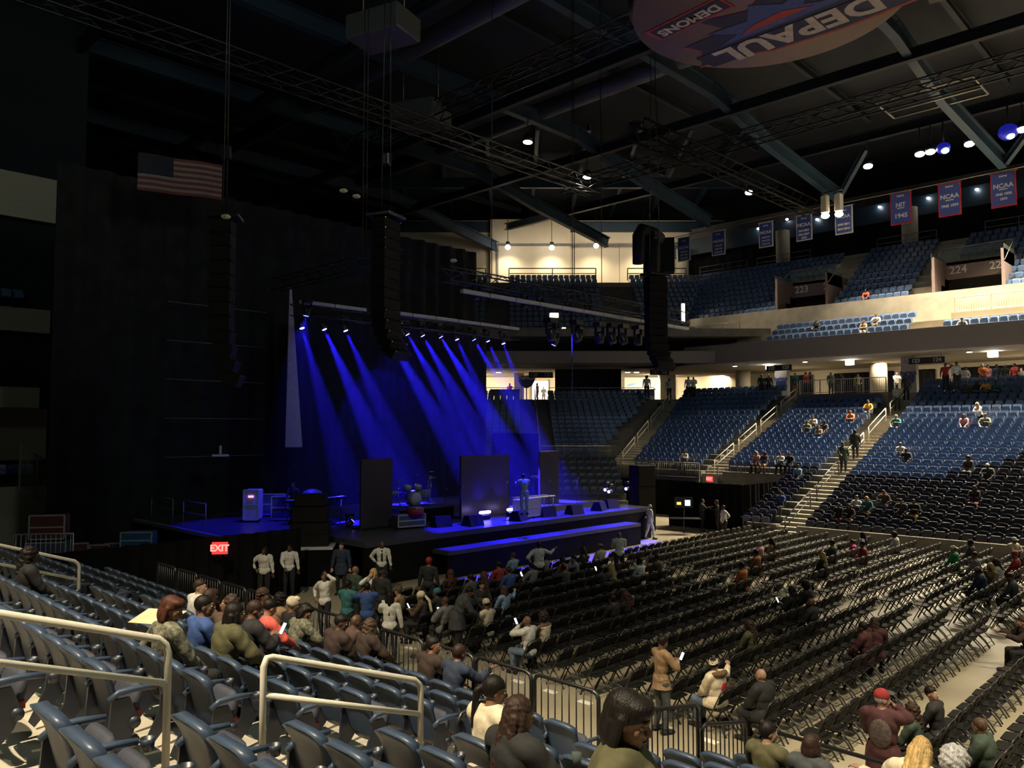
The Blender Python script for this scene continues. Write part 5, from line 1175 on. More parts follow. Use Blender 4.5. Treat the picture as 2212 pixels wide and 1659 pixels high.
def hair_mesh(style, vox):
    key = (style, vox)
    if key in HAIRC: return HAIRC[key]
    mb = MB(); c = lambda a, b, ra, rb: mb.tube([Vector(a)+(Vector(a)-Vector(b)).normalized()*ra*.8, a, b, Vector(b)+(Vector(b)-Vector(a)).normalized()*rb*.8], [ra*.4, ra, rb, rb*.4], 10)
    E = lambda p, r: mb.ell(p, r, 16, 10)
    E((0, -.02, .035), (.086, .102, .10)); top = .055 if style != 'bob' else .035
    if style in ('bob', 'long', 'curly', 'braids', 'ponytail', 'bun'): E((0, -.028, .03), (.093, .105, .108))
    if style == 'bob':
        E((0, -.035, -.04), (.106, .100, .125)); E((.0, .03, .075), (.080, .075, .05))
        for x in (-1, 1): c((x*.072, -.01, .03), (x*.080, -.02, -.10), .036, .036)
    if style in ('long', 'braids'):
        for x in (-1, 1): c((x*.07, -.01, .02), (x*.075, -.01, -.16), .034, .035); c((x*.06, -.06, .0), (x*.075, -.09, -.34), .045, .035)
        c((0, -.08, .0), (0, -.12, -.38), .06, .045)
    if style == 'curly':
        E((0, -.03, .02), (.102, .112, .112))
        for x in (-1, 1): c((x*.05, -.05, -.02), (x*.07, -.09, -.33), .055, .05)
        c((0, -.08, -.05), (0, -.11, -.24), .075, .07)
    if style == 'afro': E((0, -.025, .045), (.125, .125, .12)); E((0, -.05, -.01), (.11, .10, .09))
    if style == 'ponytail': c((0, -.11, .03), (0, -.16, -.02), .030, .036); c((0, -.16, -.02), (0, -.15, -.22), .038, .022); c((0, -.15, -.22), (.01, -.14, -.32), .022, .012)
    if style == 'bun': E((0, -.09, .10), (.05, .05, .05))
    if style == 'short': pass
    me = remesh(mb, max(vox, .006), 'hair', 2); hl = {'bob': .005, 'long': .02, 'curly': .03}.get(style, .02)
    for v in me.vertices:
        x, y, z = v.co; lim = .115 if z > top else (.075 if z > .035 else hl if style not in ('short', 'bun', 'ponytail', 'afro') else -.004)
        if style in ('short', 'bun', 'ponytail') and z < -.045 and abs(x) < .2 and y > -.2 and not (style == 'ponytail' and y < -.09): v.co.z = max(z, -.05)
        if z <= top:
            k = min(1, max(0, (top-z)/.03)); lim = .10*(1-k)+lim*k
            if y > lim: v.co.y = lim
    if style in ('curly', 'afro', 'long'):
        amp = {'curly': .0045, 'afro': .0045, 'long': .0025}[style]
        for v in me.vertices:
            x, y, z = v.co; v.co += v.normal*amp*(math.sin(95*x+3*math.sin(60*z))+math.sin(90*y+70*z)+math.sin((110 if style != 'long' else 25)*z+40*x))
    HAIRC[key] = me; return me
SKIN = {'d': (.085, .042, .025), 'm': (.17, .085, .05), 'l': (.33, .19, .13), 'p': (.45, .28, .20)}
COL = dict(white=(.62, .60, .55), cream=(.62, .53, .38), tan=(.26, .165, .09), brown=(.075, .045, .032), dbrown=(.035, .02, .015), black=(.014, .014, .015), grey=(.16, .16, .16), dgrey=(.05, .055, .06), navy=(.02, .03, .06), blue=(.03, .07, .22), lblue=(.22, .32, .45), teal=(.03, .13, .14), red=(.25, .02, .02), coral=(.65, .10, .08), orange=(.60, .17, .05), yellow=(.62, .36, .05), olive=(.075, .07, .03), green=(.02, .22, .07), dgreen=(.03, .05, .035), maroon=(.055, .014, .016), pink=(.55, .25, .25), magenta=(.60, .03, .22), jeans=(.12, .17, .24), floral=(.22, .05, .05), purple=(.1, .05, .2), rust=(.28, .09, .03), blond=(.45, .30, .12), ginger=(.065, .022, .014), camo=(.13, .13, .09), silver=(.4, .4, .4))
HCOL = {'k': 'black', 'b': 'dbrown', 'r': 'ginger', 'y': 'blond', 'g': 'silver', 'n': 'brown', 'R': 'red'}
def cmat(c, kind='cloth'):
    if kind == 'skin': return mat('skin_'+c, SKIN[c], .5, var=.05, scale=20)
    if kind == 'hair': return mat('hair_'+c, COL[HCOL[c]] if c != 'k' else (.010, .008, .007), .45, var=.5, scale=110, bump=.35, stretch=.08, spec=.2)
    return mat('cloth_'+c, COL[c], .85, var=.22 if c not in ('floral', 'camo') else .8, scale=14 if c not in ('floral', 'camo') else 22, bump=.3)
M_EYE = mat('eye_white', (.6, .58, .55), .2, var=0); M_IRIS = mat('eye_dark', (.02, .01, .008), .15, var=0); M_LIP = mat('lip', (.22, .06, .055), .45, var=.05)
STAIRS = [(S1+.1*(-1)**k, 37.6+.45*k, 7.9*(.45*k+.3)/19.8) for k in range(43)]
def hat_mesh(kind):
    mb = MB()
    if kind in ('cap', 'capback'):
        mb.ell((0, -.012, .045), (.088, .108, .085), 16, 10); s = 1 if kind == 'cap' else -1
        mb.loft([[(x, s*y-.01, z+.045) for x, y in ((-.065, .06), (-.055, .14), (0, .175), (.055, .14), (.065, .06))] for z in (-.004, .008)], smooth=False)
    elif kind == 'beanie': mb.ell((0, -.02, .06), (.090, .108, .095), 16, 10)
    elif kind == 'wrap': mb.ell((0, -.03, .05), (.098, .115, .10), 16, 10); mb.ell((0, .02, .12), (.06, .06, .05), 12, 8)
    elif kind == 'turban': mb.ell((0, -.03, .05), (.100, .118, .10), 16, 10); mb.tube([(.02, -.12, 0), (.05, -.19, -.15), (.05, -.18, -.38), (.04, -.17, -.58)], [.03, .04, .035, .03], 8)
    elif kind == 'brim': mb.ell((0, -.015, .07), (.085, .1, .07), 16, 8); mb.cyl((0, -.015, .055), (0, -.015, .068), .14, 18)
    return mb
USED = set(); OCC = set()
def seat_cands(pool):
    if pool == 'near': return [((x, y, z), 0.0, ('n', sec, k, i)) for (x, y, z, sec, k, i) in NEAR_SEATS]
    if pool == 'chair': return [((x, y, 0), math.pi/2, ('c', b, j, i)) for (x, y, b, j, i) in CHAIRS]
    if pool == 'stairs': return [((x, y, z), None, ('s', round(y, 2))) for x, y, z in STAIRS]
    return [((f[0], f[1], f[2]), f[3], ('f',)+f[5]) for f in FAR]
POOLS = {k: seat_cands(k) for k in ('near', 'chair', 'far', 'stairs')}
NP = [0]
def person(u, v, where, pose, rz, sex, skin, hair, top, bot, label, hat=None, bulk=None, style='', shoes='black', group=None, scale=1.0):
    pose = dict(pose); pose['f'] = sex == 'f'; h, hc = hair.split(':') if ':' in hair else (hair, 'k')
    if where in POOLS:
        if where != 'stairs': pose['sit'] = 1
        s = skeleton(pose); hcl = s['hc']*scale; best = None
        for p, r, key in POOLS[where]:
            if key in USED: continue
            rr = r if r is not None else rz*D2R; q = Matrix.Rotation(rr, 3, 'Z')@hcl; q = (p[0]+q.x, p[1]+q.y, p[2]+q.z); a = proj(q)
            if a[2] < .5: continue
            e = (a[0]-u)**2+(a[1]-v)**2
            if best is None or e < best[0]: best = (e, p, r, key)
        _, p, r, key = best; USED.add(key)
        if key[0] == 'n': OCC.add((key[1], key[2], key[3]))
        base = Vector(p); rot = (r if r is not None else 0)+rz*D2R
        if where == 'near': base += Vector((0, .02, 0))
    else:
        s = skeleton(pose); rot = rz*D2R; g = where; P = atz(u, v, g+s['hc'].z*scale); q = Matrix.Rotation(rot, 3, 'Z')@(s['hc']*scale); base = Vector((P.x-q.x, P.y-q.y, g))
    w = proj(base+Vector((0, 0, 1)))[2]; vox = .007 if w < 4.2 else .0095 if w < 9 else .013 if w < 20 else .02 if w < 38 else .027
    B = get_body(pose, bulk or (.93 if sex == 'f' else 1.04), vox, style); s = B['s']
    body = link('person', B['body'], None, base, rot, label, 'person', group); body.scale = (scale,)*3
    NP[0] += 1
    def setm(o, m_):
        if len(o.data.materials) == 0: o.data.materials.append(None)
        o.material_slots[0].link = 'OBJECT'; o.material_slots[0].material = m_
    setm(body, cmat(skin, 'skin'))
    nm = {'coat': 'coat', 'tank': 'vest_top', 'short': 'shirt'}.get(style, 'shirt')
    for k, n_, c in (('top', nm, top), ('trousers', 'trousers', bot), ('shoe', 'shoes', shoes)):
        if B[k] is not None: setm(link(n_, B[k], body), cmat(c))
    if not pose.get('sit') and ('coat' in style or 'hem' in style):
        bb_ = bulk or 1; c_ = Vector(s['hip']); zs = (1.06, .96, .84, .68 if 'coat' in style else .80)
        sk = MB().loft([[(c_.x+(.168+.012*j)*bb_*math.cos(a), c_.y+.01+(.128+.014*j)*bb_*math.sin(a)+.006*math.sin(7*a), z) for a in [math.pi*2*i/24 for i in range(24)]] for j, z in enumerate(zs)], cap=False).build('coat_hem', cmat(top), body)
    M4 = Matrix.Translation(s['hc'])@s['HR'].to_4x4()
    if h != 'bald':
        hm = hair_mesh(h, min(vox, .013) if w < 38 else .02); o = link('hair', hm, body); o.matrix_local = M4; setm(o, cmat(hc, 'hair'))
    if hat:
        kind, hcol = hat.split(':'); o = hat_mesh(kind).build({'wrap': 'head_wrap', 'turban': 'head_wrap'}.get(kind, 'cap'), cmat(hcol), body); o.matrix_local = M4
    if w < 20:
        for x in (-1, 1):
            e = MB().ell((x*.031, .074, .006), (.0135, .0115, .0095), 10, 8).build('eye', M_EYE, body); e.matrix_local = M4
            if w < 9: MB().ell((x*.031, .083, .006), (.006, .004, .006), 8, 6).build('iris', M_IRIS, e)
        if w < 9: l = MB().ell((0, .093, -.060), (.022, .0075, .0065), 10, 6).build('lips', M_LIP, body); l.matrix_local = M4
    return body, s
M_PHONE = mat('phone_screen_glow', (.8, .85, 1), .3, var=0, emit=(.75, .85, 1.0), es=2.2)
def phone(body, s, label, hand=1, off=(0, .05, .05)):
    bpy.context.view_layer.update() if False else None
    R = Matrix.Rotation(body.rotation_euler[2], 3, 'Z'); sc = body.scale[0]; p = body.location+R@((s['wr'][hand]+Vector(off))*sc+Vector((0, .06, .03)))
    t = thing('phone', label, 'phone', p, body.rotation_euler[2]); MB().rbox((0, 0, 0), (.078, .010, .155), .01, rx=-.5).build('body', M_BLKP, t); MB().box((0, -.006, .001), (.07, .004, .14), rx=-.5).build('screen', M_PHONE, t)
A = lambda l='lap', r='lap', **k: dict(armL=l, armR=r, **k)
N, CH, FA, ST = 'near', 'chair', 'far', 'stairs'
pr = person
# --- closest people
b, s = pr(1359, 1556, 2.58, dict(armL='down', armR='down', turn=-8, nod=14), -66, 'f', 'm', 'bob:k', 'olive', 'black', 'woman with a glossy black bob and olive top, standing closest to the camera', bulk=1.15)
q = MB(); cb = s['hc']+s['HR']@Vector((0, 0, -.02)); R_n = Vector(s['nb'])
q.tube([(R_n.x+.075*math.cos(a), R_n.y+.085*math.sin(a)+.01, R_n.z-.02-.035*math.sin(a)) for a in [i*math.pi/8 for i in range(17)]], .0025, 5); q.build('necklace', M_CHR, b)
b, s = pr(1071, 1504, N, A(lean=8, turn=-35, nod=12), 0, 'f', 'm', 'ponytail:k', 'cream', 'black', 'woman in a cream coat with a black ponytail, seated in the lower rows', style='coat')
b, s = pr(1125, 1540, N, A('rest', 'rest', lean=10, turn=-28, nod=10), 0, 'f', 'm', 'long:b', 'black', 'black', 'woman with long wavy brown hair and black jacket, beside the cream coat', style='coat')
t = thing('drink_cup', 'clear plastic cup held over the seat row beside the wavy-haired woman', 'cup', tuple(atz(1246, 1640, 2.75))); MB().cyl((0, 0, -.06), (0, 0, .06), .032, 12, r2=.045).build('cup_wall', M_GLASS, t); MB().cyl((0, 0, -.055), (0, 0, .03), .03, 12).build('drink', mat('pale_drink', (.5, .35, .15), .3), t)
b, s = pr(920, 1397, N, A(lean=12, turn=-60, nod=6), 0, 'f', 'm', 'bun:k', 'dbrown', 'black', 'woman in a dark brown jacket, hair tied up, looking over her shoulder', style='coat')
b, s = pr(979, 1421, N, A('rest', 'fwd', lean=14), 0, 'm', 'm', 'short:b', 'navy', 'black', 'man in a navy vest with plaid sleeves, seated by the picket fence', style='')
# --- near stand, left of the fence
pr(435, 1267, N, A(turn=-55), 0, 'm', 'l', 'short:b', 'white', 'black', 'man in a white polo with short dark hair, seated high among the blue seats')
pr(460, 1292, N, A('face', 'lap', turn=20), 0, 'f', 'm', 'bob:b', 'brown', 'black', 'brown-haired person just right of the man in white polo')
b, s = pr(373, 1318, N, A('side', 'lap', turn=-50, nod=15), 0, 'f', 'm', 'bob:r', 'camo', 'black', 'woman with a reddish bob and patterned top holding a manila sheet')
t = thing('manila_folder', 'open manila folder held by the woman with a reddish bob', 'folder', (b.location.x-.42, b.location.y+.1, b.location.z+1.03), .5); MB().box((0, 0, 0), (.46, .30, .006), rx=.25).build('cover', mat('manila', (.62, .45, .28), .8), t)
pr(495, 1340, N, A('rest', 'rest', lean=14, turn=-15), 0, 'f', 'm', 'braids:k', 'olive', 'black', 'woman with waist-long black braids and an olive jacket', style='coat', bulk=1.05)
pr(485, 1312, N, A(turn=150), 0, 'f', 'm', 'curly:b', 'brown', 'black', 'woman with curly brown hair turned round to face the rows behind')
b, s = pr(532, 1319, N, A('phone', 'phone', lean=12, turn=-20, nod=15), 0, 'm', 'm', 'short:b', 'black', 'black', 'man with cropped hair in a black jacket reading a lit phone', style='coat'); phone(b, s, 'lit phone held by the man in black among the blue seats')
pr(566, 1320, N, A('rest', 'rest', lean=10, nod=20), 0, 'f', 'l', 'short:k', 'coral', 'black', 'person in a bright coral top bending forward')
pr(438, 1322, N, A(turn=-30), 0, 'f', 'm', 'short:k', 'blue', 'black', 'small dark-haired person in blue between the two brown-haired women')
pr(572, 1266, N, A(turn=-70), 0, 'f', 'm', 'afro:n', 'floral', 'black', 'woman with short light brown curls and a red floral top')
pr(605, 1262, N, A(lean=10), 0, 'f', 'd', 'afro:k', 'tan', 'black', 'person with dark curls in a tan jacket, back to the camera', style='coat')
pr(639, 1286, N, A('lap', 'phone', turn=-40, nod=20), 0, 'f', 'm', 'short:k', 'black', 'black', 'woman in a cream head wrap and black jacket, seated near the guards', hat='wrap:cream')
pr(665, 1318, N, A('rest', 'rest', lean=18, turn=-50, nod=30), 0, 'f', 'm', 'bob:k', 'camo', 'black', 'woman looking down in a camouflage jacket with a cream hood', style='coat')
pr(732, 1335, N, A(lean=14, turn=-40, nod=15), 0, 'm', 'd', 'short:k', 'dbrown', 'black', 'man with cropped hair in a dark brown jacket at the low end of the rows', style='coat')
pr(777, 1340, N, A('rest', 'rest', lean=24, nod=20), 0, 'm', 'd', 'bald', 'brown', 'black', 'bald person in a brown jacket leaning forward near the fence', style='coat')
pr(806, 1352, N, A('rest', 'rest', lean=16), 0, 'f', 'm', 'curly:n', 'dbrown', 'black', 'person with light brown curly hair, back to the camera by the fence', style='coat')
# --- standing cluster between stand and stage
g = 'people gathered below the near stand'
b, s = pr(753, 1264, 0, A('cross', 'cross', turn=-20), 20, 'm', 'd', 'short:k', 'teal', 'black', 'person in a dark teal shirt standing behind the blue shirt')
b, s = pr(793, 1269, 0, A('face', 'face'), 60, 'm', 'm', 'short:k', 'blue', 'black', 'man in a royal blue t-shirt holding a camera to his face', style='short')
pr(768, 1232, 0, A('down', 'down', turn=-30, nod=10), 0, 'm', 'm', 'bald', 'dgreen', 'black', 'bald man in a dark green shirt standing among the cluster', bulk=1.2)
b, s = pr(737, 1180, 0, A('down', 'down'), 224, 'm', 'p', 'short:b', 'navy', 'black', 'man in a dark suit and tie facing the hall by the drape', style='coat')
b, s = pr(825, 1177, 0, A('down', 'back', turn=20), 235, 'm', 'd', 'bald', 'white', 'black', 'bald guard in a white shirt and black tie before the stage')
MB().extr([(-.025, .135, 1.44), (.025, .135, 1.44), (.035, .15, 1.1), (0, .15, 1.05), (-.035, .15, 1.1)], (0, .012, 0)).build('tie', M_BLK, b)
pr(571, 1190, 0, A('down', 'hip', turn=-40), 235, 'f', 'd', 'braids:k', 'white', 'black', 'guard with long dreadlocks in a white shirt by the drape', bulk=1.15)
pr(625, 1184, 0, A('down', 'lap', turn=-10), 235, 'm', 'd', 'short:k', 'white', 'black', 'guard with short hair in a white shirt, right of the dreadlocked one')
pr(700, 1246, 0, A('head', 'hip', turn=30), 200, 'f', 'm', 'bun:k', 'white', 'black', 'woman in white sleeves with one hand raised to her head')
pr(805, 1238, 0, A('down', 'face', turn=-30), 215, 'f', 'l', 'long:y', 'white', 'black', 'light-haired woman in white sleeves beside the black cap')
pr(826, 1240, 0, A('down', 'down', turn=-60), 20, 'm', 'd', 'short:k', 'black', 'black', 'man in a black cap and long black coat in the cluster', hat='cap:black', style='coat')
b, s = pr(842, 1290, 0, A('fwd', 'down', turn=0), 50, 'f', 'd', 'long:k', 'white', 'black', 'woman with long black hair, white sleeves and black vest, holding a cup')
t = thing('paper_cup', 'small pale cup held out by the woman in white sleeves', 'cup', tuple(b.location+Matrix.Rotation(b.rotation_euler[2], 3, 'Z')@(s['wr'][0]+Vector((0, .1, .03))))); MB().cyl((0, 0, -.05), (0, 0, .06), .03, 12, r2=.04).build('cup_wall', M_PWHT, t)
b, s = pr(1014, 1279, 0, A('fwd', 'lap', lean=26, nod=20), -35, 'm', 'm', 'short:k', 'dgrey', 'black', 'large person in a hooded charcoal coat bending over a seated friend', style='coat', bulk=1.3)
b, s = pr(874, 1279, CH, A('phone', 'phone', turn=20, nod=15), 20, 'f', 'l', 'bun:n', 'tan', 'black', 'tan-jacketed woman with a bun lit by her phone'); phone(b, s, 'bright phone held by the tan-jacketed woman')
b, s = pr(922, 1289, CH, A('phone', 'phone', nod=15), 30, 'f', 'm', 'short:k', 'brown', 'black', 'person in a long trailing cream head wrap, seated with a phone', hat='turban:cream'); phone(b, s, 'lit phone of the person in the cream head wrap')
pr(946, 1268, CH, A('lap', 'lap', turn=40), 10, 'm', 'd', 'short:k', 'black', 'black', 'person wearing a turquoise cap in the dark front seats', hat='beanie:teal')
b, s = pr(974, 1302, CH, A('phone', 'phone', nod=18), 0, 'm', 'm', 'short:n', 'grey', 'black', 'person in a grey hooded top looking down at a phone', style='coat'); phone(b, s, 'lit phone of the person in grey hood')
pr(1064, 1302, CH, A(nod=15), 0, 'f', 'm', 'short:k', 'cream', 'black', 'woman in a cream knitted cap, seated right of the bending person', hat='beanie:cream')
pr(1083, 1282, CH, A('lap', 'out', turn=-20), 0, 'f', 'l', 'long:n', 'lblue', 'black', 'woman with long brown hair and pale blue sleeves')
b, s = pr(1145, 1338, CH, A('face', 'lap', nod=5), 6, 'm', 'm', 'bald', 'white', 'jeans', 'bald man in a white long-sleeved polo and jeans, phone at his face'); phone(b, s, 'dark phone held by the bald man in white', 0)
pr(1180, 1334, CH, A(), 0, 'f', 'm', 'afro:b', 'cream', 'black', 'woman in an off-shoulder white top, left of a draped jacket', style='tank')
pr(927, 1214, 0, A('down', 'down'), 30, 'm', 'm', 'short:R', 'black', 'black', 'person with a red cap standing in the dark before the stage', hat='beanie:red')
for (u, v, rz, sx, sk, h, tp, lab, hat, arms) in [
 (979, 1240, 0, 'f', 'm', 'curly:r', 'dbrown', 'red-haired person seated in the dark front rows', None, ('lap', 'lap')),
 (1012, 1238, 10, 'm', 'm', 'short:k', 'dgrey', 'dark-haired person right of the red-haired one', None, ('lap', 'lap')),
 (1038, 1236, 0, 'f', 'm', 'long:r', 'dbrown', 'person with long auburn hair in the dark front rows', None, ('lap', 'lap')),
 (1044, 1262, 170, 'm', 'l', 'short:k', 'black', 'person turned back to face the camera in the front rows', None, ('lap', 'lap')),
 (1111, 1194, 0, 'f', 'l', 'short:n', 'lblue', 'person in a pale blue top lifting a phone near the stage', None, ('lap', 'face')),
 (1081, 1222, 0, 'f', 'm', 'short:k', 'red', 'person in a red coat near the stage front', None, ('lap', 'lap')),
 (1108, 1230, 0, 'm', 'm', 'short:b', 'blue', 'person in a hooded blue coat near the stage front', None, ('lap', 'lap')),
 (1151, 1222, 0, 'f', 'm', 'short:k', 'grey', 'person in grey holding a phone up, left of the dark curls', None, ('phone', 'lap')),
 (1171, 1203, 0, 'm', 'd', 'short:k', 'grey', 'person with a dark head above a light grey top', None, ('lap', 'lap')),
 (1205, 1208, 0, 'f', 'm', 'short:b', 'rust', 'person in a rust-brown top near the stage front', None, ('lap', 'lap')),
 (1228, 1208, 40, 'm', 'l', 'short:b', 'grey', 'person turned sideways right of the rust-brown top', None, ('face', 'lap')),
 (1255, 1193, 30, 'f', 'm', 'long:b', 'dgrey', 'long-haired person turning left near the stage front', None, ('lap', 'lap')),
 (1302, 1184, 0, 'm', 'l', 'short:n', 'cream', 'person in a cream hat and light jacket left of the standing guard', 'brim:tan', ('lap', 'lap')),
 (1322, 1218, 0, 'f', 'l', 'long:y', 'camo', 'person with long blond hair below the standing guard', None, ('lap', 'lap')),
 (1205, 1231, 0, 'f', 'm', 'short:k', 'dgrey', 'dark-haired person holding up a hand in the middle front rows', None, ('face', 'lap')),
 (1389, 1215, 0, 'f', 'd', 'short:k', 'white', 'person with a white top and raised paper, right of the guard', None, ('lap', 'face')),
 (1422, 1211, 0, 'm', 'm', 'short:b', 'brown', 'person in a brown jacket two places right of the white top', None, ('lap', 'lap')),
 (1334, 1296, 0, 'm', 'm', 'short:k', 'black', 'short-haired person left of the ginger curls', None, ('lap', 'lap')),
 (1356, 1292, 0, 'f', 'm', 'curly:r', 'black', 'person with a mass of ginger curls in the middle rows', None, ('lap', 'out')),
 (1602, 1214, 0, 'f', 'm', 'short:k', 'orange', 'woman in an orange-brown top alone in the middle rows', None, ('lap', 'lap')),
 (1629, 1195, 0, 'f', 'm', 'short:k', 'rust', 'person in rust behind the orange-brown top', None, ('lap', 'lap')),
 (1639, 1172, 0, 'f', 'l', 'short:g', 'pink', 'grey-haired person in pale pink', None, ('lap', 'lap')),
 (1667, 1176, 10, 'f', 'm', 'curly:k', 'tan', 'person in a tan top with dark curls, arm along the chair', None, ('lap', 'out')),
 (1771, 1191, 0, 'f', 'l', 'long:y', 'black', 'person with dark-blond hair in black in the far middle rows', None, ('lap', 'lap')),
 (1837, 1168, 0, 'f', 'm', 'short:r', 'magenta', 'child in a bright magenta jacket on the floor chairs', None, ('lap', 'lap')),
 (1864, 1154, 0, 'f', 'm', 'long:k', 'white', 'person with long black hair and white top behind the magenta jacket', None, ('lap', 'lap')),
 (1930, 1162, 0, 'f', 'd', 'afro:b', 'white', 'person with a big dark afro and white jacket', None, ('lap', 'lap')),
 (1862, 1180, 20, 'm', 'm', 'short:k', 'red', 'person in a dark red top right of the magenta jacket', None, ('lap', 'lap')),
 (1800, 1165, 0, 'm', 'm', 'short:k', 'dgreen', 'person in dark green left of the magenta jacket', None, ('lap', 'lap')),
 (2056, 1184, 0, 'm', 'l', 'short:n', 'green', 'person in a bright green shirt and white cap', 'capback:white', ('lap', 'out')),
 (2095, 1171, 0, 'm', 'd', 'short:k', 'dgrey', 'person in a dark hat right of the green shirt', 'brim:black', ('lap', 'lap')),
 (2191, 1168, 150, 'm', 'd', 'short:k', 'cream', 'man in a cream shirt and white cap facing back, arms folded', 'cap:white', ('cross', 'cross')),
 (2109, 1206, 0, 'm', 'm', 'short:b', 'grey', 'person in a grey shirt below the dark hat', None, ('lap', 'lap')),
 (2105, 1228, 0, 'm', 'd', 'short:k', 'navy', 'person in a tan cap and navy coat', 'cap:tan', ('lap', 'lap')),
 (2158, 1222, 0, 'm', 'm', 'curly:b', 'white', 'person with curly brown hair and a white shirt', None, ('lap', 'lap')),
 (2191, 1202, 0, 'm', 'm', 'short:k', 'red', 'person in a red cap and red scarf at the right edge', 'beanie:red', ('lap', 'lap')),
 (2175, 1245, 0, 'm', 'm', 'short:b', 'dgrey', 'person in charcoal at the right edge of the middle rows', None, ('lap', 'lap')),
 (2130, 1213, 60, 'f', 'm', 'long:y', 'tan', 'fair-haired person turned sideways in the right group', None, ('lap', 'lap')),
 (1708, 1284, 0, 'f', 'd', 'curly:k', 'black', 'left one of two people in black with big dark hair', None, ('phone', 'lap')),
 (1733, 1274, 0, 'f', 'd', 'afro:k', 'black', 'right one of two people in black with big dark hair', None, ('lap', 'lap')),
 (1752, 1292, 0, 'm', 'd', 'bald', 'black', 'person in a black hood leaning in front of the pair', None, ('lap', 'rest')),
 (1612, 1350, 0, 'f', 'm', 'curly:b', 'olive', 'person with frizzy brown hair slumped in the middle rows', None, ('lap', 'lap')),
 (1870, 1327, -70, 'f', 'm', 'long:b', 'maroon', 'girl with very long dark hair and a maroon top, turned sideways', None, ('lap', 'lap')),
 (1852, 1352, 0, 'f', 'm', 'short:k', 'maroon', 'person in a maroon coat beside the long-haired girl', None, ('lap', 'lap'))]:
    b, s = pr(u, v, CH, A(*arms, lean=(u*7 % 12), turn=(v*13 % 40)-20, nod=8), rz, sx, sk, h, tp, 'black', lab, hat=hat, style='coat' if tp in ('navy', 'blue', 'maroon') else '', scale=.85 if 'child' in lab else 1)
    if lab.startswith('person in grey holding') or lab.startswith('left one of two'): phone(b, s, 'lit phone of the '+('person in grey near the stage front' if 'grey' in lab else 'big-haired person in black, middle rows'), 0)
b, s = pr(1288, 1228, CH, A('lap', 'face', nod=5), 0, 'm', 'd', 'short:k', 'black', 'black', 'person in black raising a bright phone in the middle front rows'); phone(b, s, 'bright raised phone in the middle front rows')
pr(1163, 1178, 0, A('hip', 'out'), 60, 'm', 'd', 'short:k', 'white', 'black', 'man in a white shirt spreading an arm before the stage', bulk=1.15)
pr(1337, 1156, 0, A('cross', 'cross'), 44, 'm', 'm', 'bald', 'white', 'black', 'guard in a white shirt standing among the front chairs, back turned')
pr(1405, 1095, 0, A('back', 'down', stride=.18), -30, 'm', 'd', 'short:g', 'white', 'white', 'person all in white walking past the stage end')
pr(1466, 1073, 0, A('down', 'down'), 60, 'm', 'd', 'short:k', 'white', 'black', 'guard in a white shirt with his back turned by the side desk', bulk=1.1)
pr(1518, 1083, 0, A('down', 'fwd'), -60, 'm', 'l', 'short:k', 'black', 'black', 'man in a black suit talking at the drape enclosure', style='coat')
pr(1547, 1085, 0, A('phone', 'hip'), 130, 'f', 'm', 'bob:b', 'black', 'black', 'woman in black facing the suited man at the drape enclosure')
pr(1562, 1097, 0, A('hip', 'down'), 150, 'f', 'd', 'short:k', 'white', 'black', 'person in white sleeves and maroon vest by the drape enclosure')
# --- right foreground
b, s = pr(1432, 1388, 0, A('phone', 'phone', nod=24), -20, 'f', 'm', 'bun:k', 'tan', 'dgrey', 'woman in a tan knit sweater standing with a phone by the fence', style='hem'); phone(b, s, 'glowing phone of the woman in the tan sweater')
b, s = pr(1525, 1420, CH, A('lap', 'out', turn=-60), -10, 'f', 'l', 'short:k', 'cream', 'jeans', 'woman in a white cap and fur-hooded white coat, nearest chairs', hat='capback:cream', style='coat', bulk=1.1)
MB().tube([s['nb']+Vector((-.17, .0, .0)), s['nb']+Vector((-.12, -.10, .03)), s['nb']+Vector((0, -.14, .03)), s['nb']+Vector((.12, -.10, .03)), s['nb']+Vector((.17, .0, .0))], [.03, .055, .06, .055, .03], 10).build('fur_collar', mat('fur', (.16, .09, .05), .95, var=.5, scale=60, bump=1.0), b)
tc = Vector(s['chest'])+Vector((0, -.165, 0)); MB().ell(tc+Vector((.02, 0, -.08)), (.07, .012, .09), 10, 8).build('print', M_PRED, b)
b, s = pr(1609, 1448, CH, A('lap', 'rest', lean=6), -10, 'm', 'l', 'bald', 'black', 'black', 'bald man in a black coat beside the woman in white cap', style='coat', bulk=1.2)
b, s = pr(1907, 1512, 0, A('lap', 'face', turn=-50, nod=6), 8, 'm', 'l', 'short:g', 'maroon', 'jeans', 'man in a red cap and maroon jacket with a grey back print', hat='beanie:red', style='coat', bulk=1.14, scale=1.05)
MB().cyl((0, .08, 0), (0, .17, -.02), .09, 14, r2=.10).build('cap_peak', cmat('dgrey'), b).matrix_local = Matrix.Translation(s['hc']+Vector((.03, .02, .06)))@Matrix.Scale(.25, 4, (0, 0, 1))
MB().ell(Vector(s['chest'])+Vector((0, -.165, -.10)), (.14, .035, .19), 14, 10).build('back_print', mat('grey_print', (.075, .055, .05), .8, var=.5, scale=30), b)
b, s = pr(1679, 1572, N, A('phone', 'rest', lean=8, turn=-50, nod=10), 0, 'f', 'l', 'bun:k', 'olive', 'black', 'woman in an olive jacket with tied black hair by the front rail', style='coat')
b, s = pr(1742, 1600, N, A(turn=0, lean=6), 0, 'f', 'l', 'bob:b', 'dgrey', 'black', 'dark-haired person seen from behind, right of the olive jacket', style='coat')
b, s = pr(1990, 1625, 1.0, A('reach', 'lap', lean=30, turn=10, nod=34), -5, 'f', 'l', 'long:y', 'cream', 'jeans', 'blond woman in a white jacket leaning over with a hand on the rail', style='coat')
